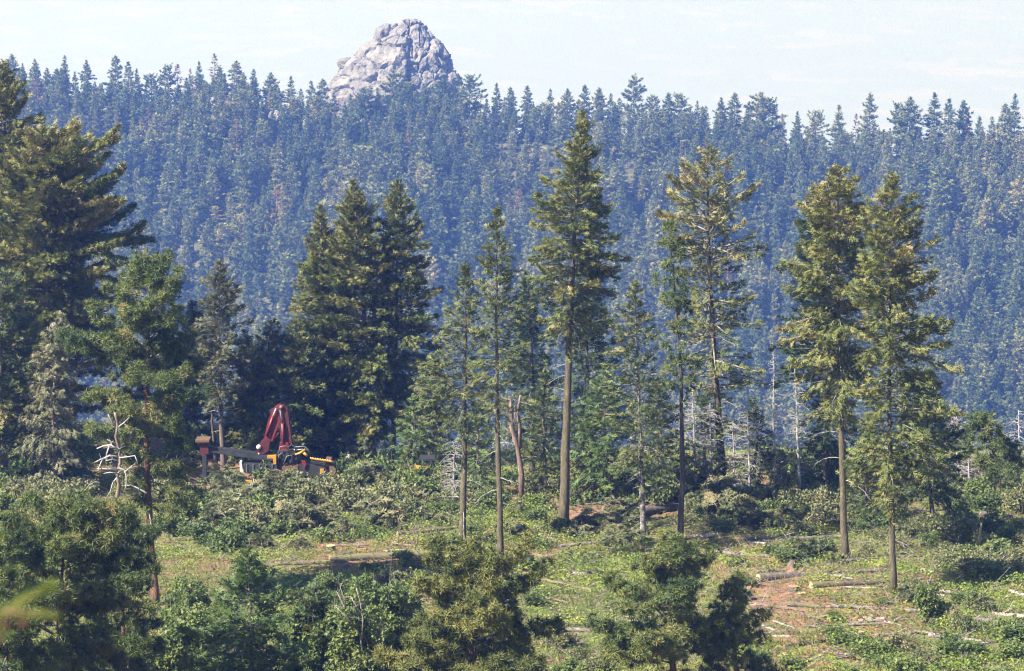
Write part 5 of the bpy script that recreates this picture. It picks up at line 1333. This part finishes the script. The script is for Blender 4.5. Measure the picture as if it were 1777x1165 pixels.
f1, f2, h1 = cells((V + wob) * np.array([1, 1, 1.5]), 14.0, 3); g1, g2, h2 = cells((V + wob * 0.5) * np.array([1.5, 1.1, 0.75]), 7.0, 8)
sm = lambda e, w: np.clip(e / w, 0, 1) ** 0.5
disp = 3.0 * (sm(f2 - f1, 0.11) - 1) + 2.0 * (h1 - 0.5) + 1.7 * (sm(g2 - g1, 0.10) - 1) + 1.1 * (h2 - 0.5) + 0.7 + 1.3 * fbm(V[:, 0] / 1.8, V[:, 2] / 2.6 + V[:, 1] / 3, 88, 4)
V = V + out_ * disp[:, None]
I = np.arange(len(V)).reshape(len(rows_), na)
a_, b_ = I[:-1], I[1:]; an, bn = np.roll(a_, -1, 1), np.roll(b_, -1, 1)
T_ = np.concatenate([np.stack([a_, b_, an], -1).reshape(-1, 3), np.stack([an, b_, bn], -1).reshape(-1, 3)])
V = np.vstack([V, V[I[0]].mean(0) + np.array([0, 0, 0.6])]); T_ = np.vstack([T_, [(len(V) - 1, I[0, k], I[0, (k + 1) % na]) for k in range(na)]])
cs = Soup(); cs.add(V, T_)
ob("cliff", cs.mesh("cliff"), tor_core_mat, tor)
BL = [(990, 170, 290, 210), (1130, 205, 120, 190), (815, 162, 76, 50), (1050, 228, 90, 60), (690, 252, 130, 180), (768, 212, 62, 80), (758, 300, 70, 110), (625, 322, 60, 40),
      (930, 320, 330, 240), (1150, 330, 200, 190), (1262, 330, 130, 160), (860, 405, 160, 100), (570, 420, 190, 170), (700, 440, 130, 160), (430, 497, 86, 70), (325, 555, 150, 110),
      (380, 640, 260, 230), (590, 565, 190, 170), (500, 545, 90, 80), (850, 525, 195, 150), (1005, 535, 140, 110), (1105, 465, 115, 110), (1215, 505, 130, 120), (1325, 455, 130, 160),
      (1390, 565, 140, 170), (1290, 595, 160, 120), (1140, 615, 160, 90), (960, 640, 240, 90), (715, 630, 160, 140), (1000, 735, 230, 140), (1200, 752, 140, 140), (1105, 812, 90, 60),
      (1360, 690, 190, 210), (1485, 670, 110, 190), (890, 720, 120, 130), (640, 780, 170, 160), (240, 830, 270, 280), (127, 802, 76, 90), (450, 830, 190, 140), (380, 940, 260, 200),
      (560, 900, 170, 150), (1150, 885, 200, 130), (760, 860, 170, 150), (880, 880, 180, 150), (1400, 830, 210, 200), (1010, 430, 120, 80), (1060, 900, 160, 140), (290, 720, 110, 90),
      (1240, 420, 120, 90), (470, 720, 120, 130), (250, 1000, 220, 180), (700, 990, 280, 200), (1080, 1000, 260, 200), (1540, 800, 120, 180), (1000, 250, 200, 110)]
KEEP = {2, 4, 5, 7, 12, 13, 15, 19, 22, 30, 31, 39}
for i, (X, Yc, w, h) in enumerate(BL):
    if i not in KEEP:
        continue
    p = at(*tp(X, Yc), YT)
    d = 0.36 * (w + h) * mt
    o = ob("boulder", BM[i % 8], None, tor)
    o.location = (p[0] - tor_base[0], -tor_front(X, Yc) + 0.86 * d, p[2] - tor_base[2])
    o.scale = (w * mt * 0.62, d * 0.9, h * mt * 0.62)
    o.rotation_euler = (rng.uniform(-.15, .15), rng.uniform(-.18, .18) + (0.35 if X > 1100 and Yc < 400 else 0), rng.uniform(-.4, .4))
# loose boulders showing between the far trees
for px, row, w in [(370, 163, 9), (362, 166, 7), (480, 182, 12), (487, 312, 9), (470, 172, 8), (395, 155, 9), (300, 195, 8), (630, 205, 12), (890, 172, 10), (530, 168, 9), (1445, 232, 8)]:
    Y = 1262.0
    p = at(px, row, Y); m_ = mpp(Y, 150)
    r = tag(ob("boulder", BM[(px + row) % 8], None), "pale granite boulder showing between the trees below the far skyline", "boulder", "loose boulders on the far ridge")
    zg = float(terrain(p[0], Y))
    r.location = (p[0], Y, max(zg + 0.2 * w * m_, min(p[2], zg + 9))); r.scale = (w * m_ * 0.55, w * m_ * 0.55, w * m_ * 0.8); r.rotation_euler = (0, 0, rng.uniform(0, 6))
